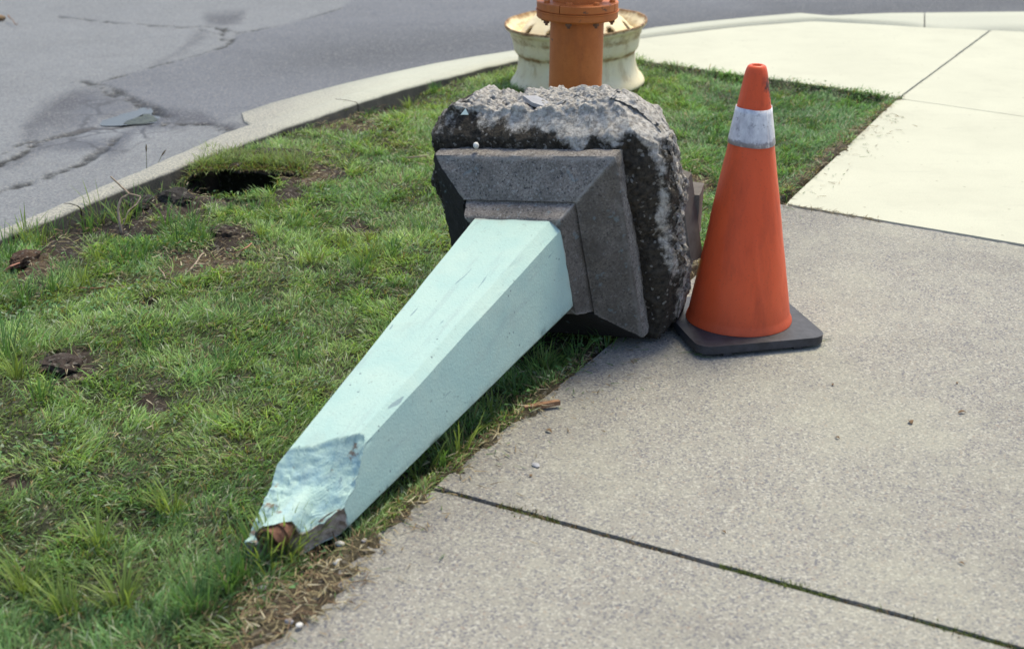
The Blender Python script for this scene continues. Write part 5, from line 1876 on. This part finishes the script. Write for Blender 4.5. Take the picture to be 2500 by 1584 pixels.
stone('dirt_clod', (150, 892), 0.055, M_SOIL, 'flat dark clod of earth at the left, in the grass', 'clod', 14, 0.32)
stone('dirt_clod', (60, 640), 0.050, M_SOIL, 'reddish brown clod at the left edge near the kerb', 'clod', 15, 0.55)
for o in [o for o in COL.objects if o.name.startswith('dirt_clod')]:
    a = o.data.attributes.new('Col', 'FLOAT_COLOR', 'POINT')
    c0 = (0.05, 0.045, 0.042) if 'stony' in o['label'] or 'large' in o['label'] else (0.075, 0.056, 0.046)
    if 'reddish' in o['label']:
        c0 = (0.10, 0.062, 0.042)
    a.data.foreach_set('color', np.tile(np.array([*c0, 1.0], np.float32), len(o.data.vertices)))


def branch(name, paths, rads, mat, label, cat, seg=8):
    Vs, Qs, Ts, off = [], [], [], 0
    for path, rad in zip(paths, rads):
        path = resample(np.array(path, float), max(10, len(path) * 5))
        path = path + np.stack([fbm(path[:, 0], path[:, 1], path[:, 2], sc=14, oct=3, seed=500 + k) for k in range(3)], -1) * 0.006
        V, Q, T = tube_np(path, np.linspace(rad[0], rad[1], len(path)), seg)
        Vs.append(V)
        Qs.append(Q + off)
        Ts.append(T + off)
        off += len(V)
    o = mesh_np(name, np.vstack(Vs), np.vstack(Qs), None, mat, True, None, None, np.vstack(Ts))
    tag(o, label, cat)
    return o


def gp(u_, v_, h):
    """a point h above the lawn whose foot shows at u_, v_ ... placed so that the point itself shows there"""
    b = ground_z(u_, v_)
    zt = b[2] + h
    return G(u_, v_, zt)


# bent root standing in the dug strip
ft_ = ground_z(302, 568)


def at_depth(u_, v_, y_):
    d = _F + _R * (u_ - 1250) / FPX - _U * (v_ - 792) / FPX
    return _C + d * (y_ / d[1])


yb = ft_[1]
branch('dry_root', [[ft_ - [0, 0, 0.03], at_depth(292, 548, yb), at_depth(288, 512, yb + 0.02), at_depth(298, 486, yb + 0.04), at_depth(318, 473, yb + 0.05), at_depth(296, 455, yb + 0.07), at_depth(271, 433, yb + 0.08)],
                    [at_depth(318, 473, yb + 0.05), at_depth(345, 480, yb + 0.06), at_depth(335, 498, yb + 0.04), at_depth(315, 515, yb + 0.01), at_depth(298, 552, yb - 0.02)]],
       [(0.0055, 0.0028), (0.0032, 0.0016)], M_ROOT, 'bent pale dry root sticking up from the dug strip beside the kerb', 'root')
branch('dry_twig', [[gp(462, 662, 0.012), gp(480, 640, 0.02), gp(498, 616, 0.025)]], [(0.0035, 0.002)], M_ROOT, 'pale straight twig lying on the dry soil below the hole', 'twig')
branch('red_root', [[gp(575, 620, 0.01), gp(595, 607, 0.03), gp(616, 594, 0.03)]], [(0.003, 0.002)], M_REDROOT, 'short reddish root beside the bare clod below the hole', 'root')
branch('red_root', [[gp(8, 660, 0.02), gp(25, 648, 0.035), gp(48, 641, 0.03)]], [(0.0035, 0.002)], M_REDROOT, 'curved red root at the far left edge near the kerb', 'root')
branch('dry_twig', [[gp(195, 702, 0.012), gp(240, 704, 0.02), gp(300, 694, 0.015)]], [(0.0028, 0.0015)], M_WOOD, 'thin dark twig lying flat in the grass left of the lawn', 'twig')
branch('dry_twig', [[gp(388, 652, 0.012), gp(405, 682, 0.012)]], [(0.0035, 0.002)], M_ROOT, 'short grey twig crossing the bare soil left of the straight one', 'twig')
branch('dry_twig', [[gp(985, 384, 0.02), gp(1015, 384, 0.035), gp(1045, 380, 0.05)]], [(0.003, 0.0018)], M_ROOT, 'thin twig poking out left of the foundation block', 'twig')
# stick on the pavement edge
bm = bmesh.new()
bm_prism(bm, [(-0.045, -0.006), (-0.02, -0.008), (0.045, -0.005), (0.043, 0.005), (0.0, 0.008), (-0.044, 0.005)], 0.0, 0.011)
stk = bm_obj('wood_stick', bm, M_WOOD, None, True, 0.002, 1)
p = G(1324, 990, 0.01)
stk.location = (p[0], p[1], 0.006)
stk.rotation_euler = (0, R_(-3), R_(16))
tag(stk, 'splintered brown stick lying at the pavement edge under the post', 'stick')

# tall seeding stalks by the kerb
for k, (u0, v0, pts, lab) in enumerate([
        (359, 440, [(358, 400), (357, 365), (357, 352)], 'thin upright grass stalk in front of the kerb, with a tiny seed head'),
        (368, 442, [(380, 410), (396, 378), (405, 366)], 'leaning grass stalk in front of the kerb, right of the upright one')]):
    b = ground_z(u0, v0)
    path = [b] + [at_depth(a_, c_, b[1] + 0.01) for a_, c_ in pts]
    stalk = empty('grass_stalk', tuple(b))
    tag(stalk, lab, 'weed', 'seeding grass stalks by the kerb')
    path = resample(np.array(path), 14) - b
    V, Q, T = tube_np(path, np.linspace(0.0016, 0.0009, 14), 5)
    mesh_np('stem', V, Q, stalk, M_STRAW, True, np.tile(np.array([0.16, 0.17, 0.08]), (len(V), 1)), None, T)
    hd = path[-4:] + 0
    V, Q, T = tube_np(resample(hd, 9), 0.0028 * np.sin(np.linspace(0.15, PI - 0.1, 9)) + 0.0006, 6)
    mesh_np('seed_head', V, Q, stalk, M_STRAW, True, np.tile(np.array([0.17, 0.13, 0.08]), (len(V), 1)), None, T)


# scraps of leaf on the pavement
def leaf(u_, v_, size, label, seed, flat=False):
    r = random.Random(seed)
    bm = bmesh.new()
    n_ = 9
    L, W = size, size * r.uniform(0.35, 0.6)
    mid = [bm.verts.new((L * (t - 0.5), 0, 0.10 * L * math.sin(t * PI))) for t in np.linspace(0, 1, n_)]
    for sg in (-1, 1):
        ed = [bm.verts.new((L * (t - 0.5), sg * W * math.sin(PI * t ** 0.8) * 0.5 * r.uniform(0.8, 1.1), 0.10 * L * math.sin(t * PI) + 0.35 * W * math.sin(PI * t))) for t in np.linspace(0.08, 0.95, n_)]
        for i_ in range(n_ - 1):
            f_ = (mid[i_], mid[i_ + 1], ed[i_ + 1], ed[i_])
            bm.faces.new(f_ if sg < 0 else f_[::-1])
    o = bm_obj('leaf_scrap', bm, M_LEAF)
    md_ = o.modifiers.new('thickness', 'SOLIDIFY')
    md_.thickness = 0.0006
    p = G(u_, v_, 0.003)
    o.location = (p[0], p[1], 0.0025)
    o.rotation_euler = (0, 0, r.uniform(0, 6))
    tag(o, label, 'leaf', 'leaf scraps on the pavement')
    return o


leaf(2349, 1006, 0.022, 'brown curled leaf scrap at the right of the front slab', 1)
leaf(2223, 1030, 0.020, 'dark narrow leaf scrap left of the curled brown one', 2)
leaf(2033, 938, 0.014, 'dark leaf scrap on the slab below the cone foot', 3)
leaf(2337, 934, 0.012, 'tiny dark leaf scrap above the curled brown one', 4)
leaf(2045, 1068, 0.014, 'dark leaf scrap on the slab, lower of the two under the cone', 5)
leaf(1296, 1160, 0.012, 'brown leaf scrap beside the blue-grey chip', 6)
leaf(1767, 1297, 0.012, 'small dark leaf scrap in the middle of the front slab', 7)
leaf(2348, 1374, 0.014, 'dark leaf scrap at the lower right above the joint', 8)
leaf(1340, 1052, 0.022, 'brown leaf scrap at the pavement edge below the stick', 9)

# leaf and twig out on the street
bm = bmesh.new()
bmesh.ops.create_icosphere(bm, subdivisions=2, radius=0.035)
for v_ in bm.verts:
    v_.co.z *= 0.6
    v_.co.x *= 1 + 0.4 * math.sin(v_.co.y * 60)
dl = bm_obj('leaf_clump', bm, M_LEAF)
p = G(-2, 52, ROAD_Z)
dl.location = (p[0], p[1], ROAD_Z + 0.018)
tag(dl, 'small dark clump of litter on the street at the far left', 'litter')
branch('street_twig', [[G(20, 38, ROAD_Z + 0.04), G(32, 52, ROAD_Z + 0.03), G(38, 62, ROAD_Z + 0.012), G(44, 58, ROAD_Z + 0.02)]], [(0.004, 0.002)], M_WOOD, 'thin forked twig on the street beside the litter clump', 'twig')

bpy.context.view_layer.update()
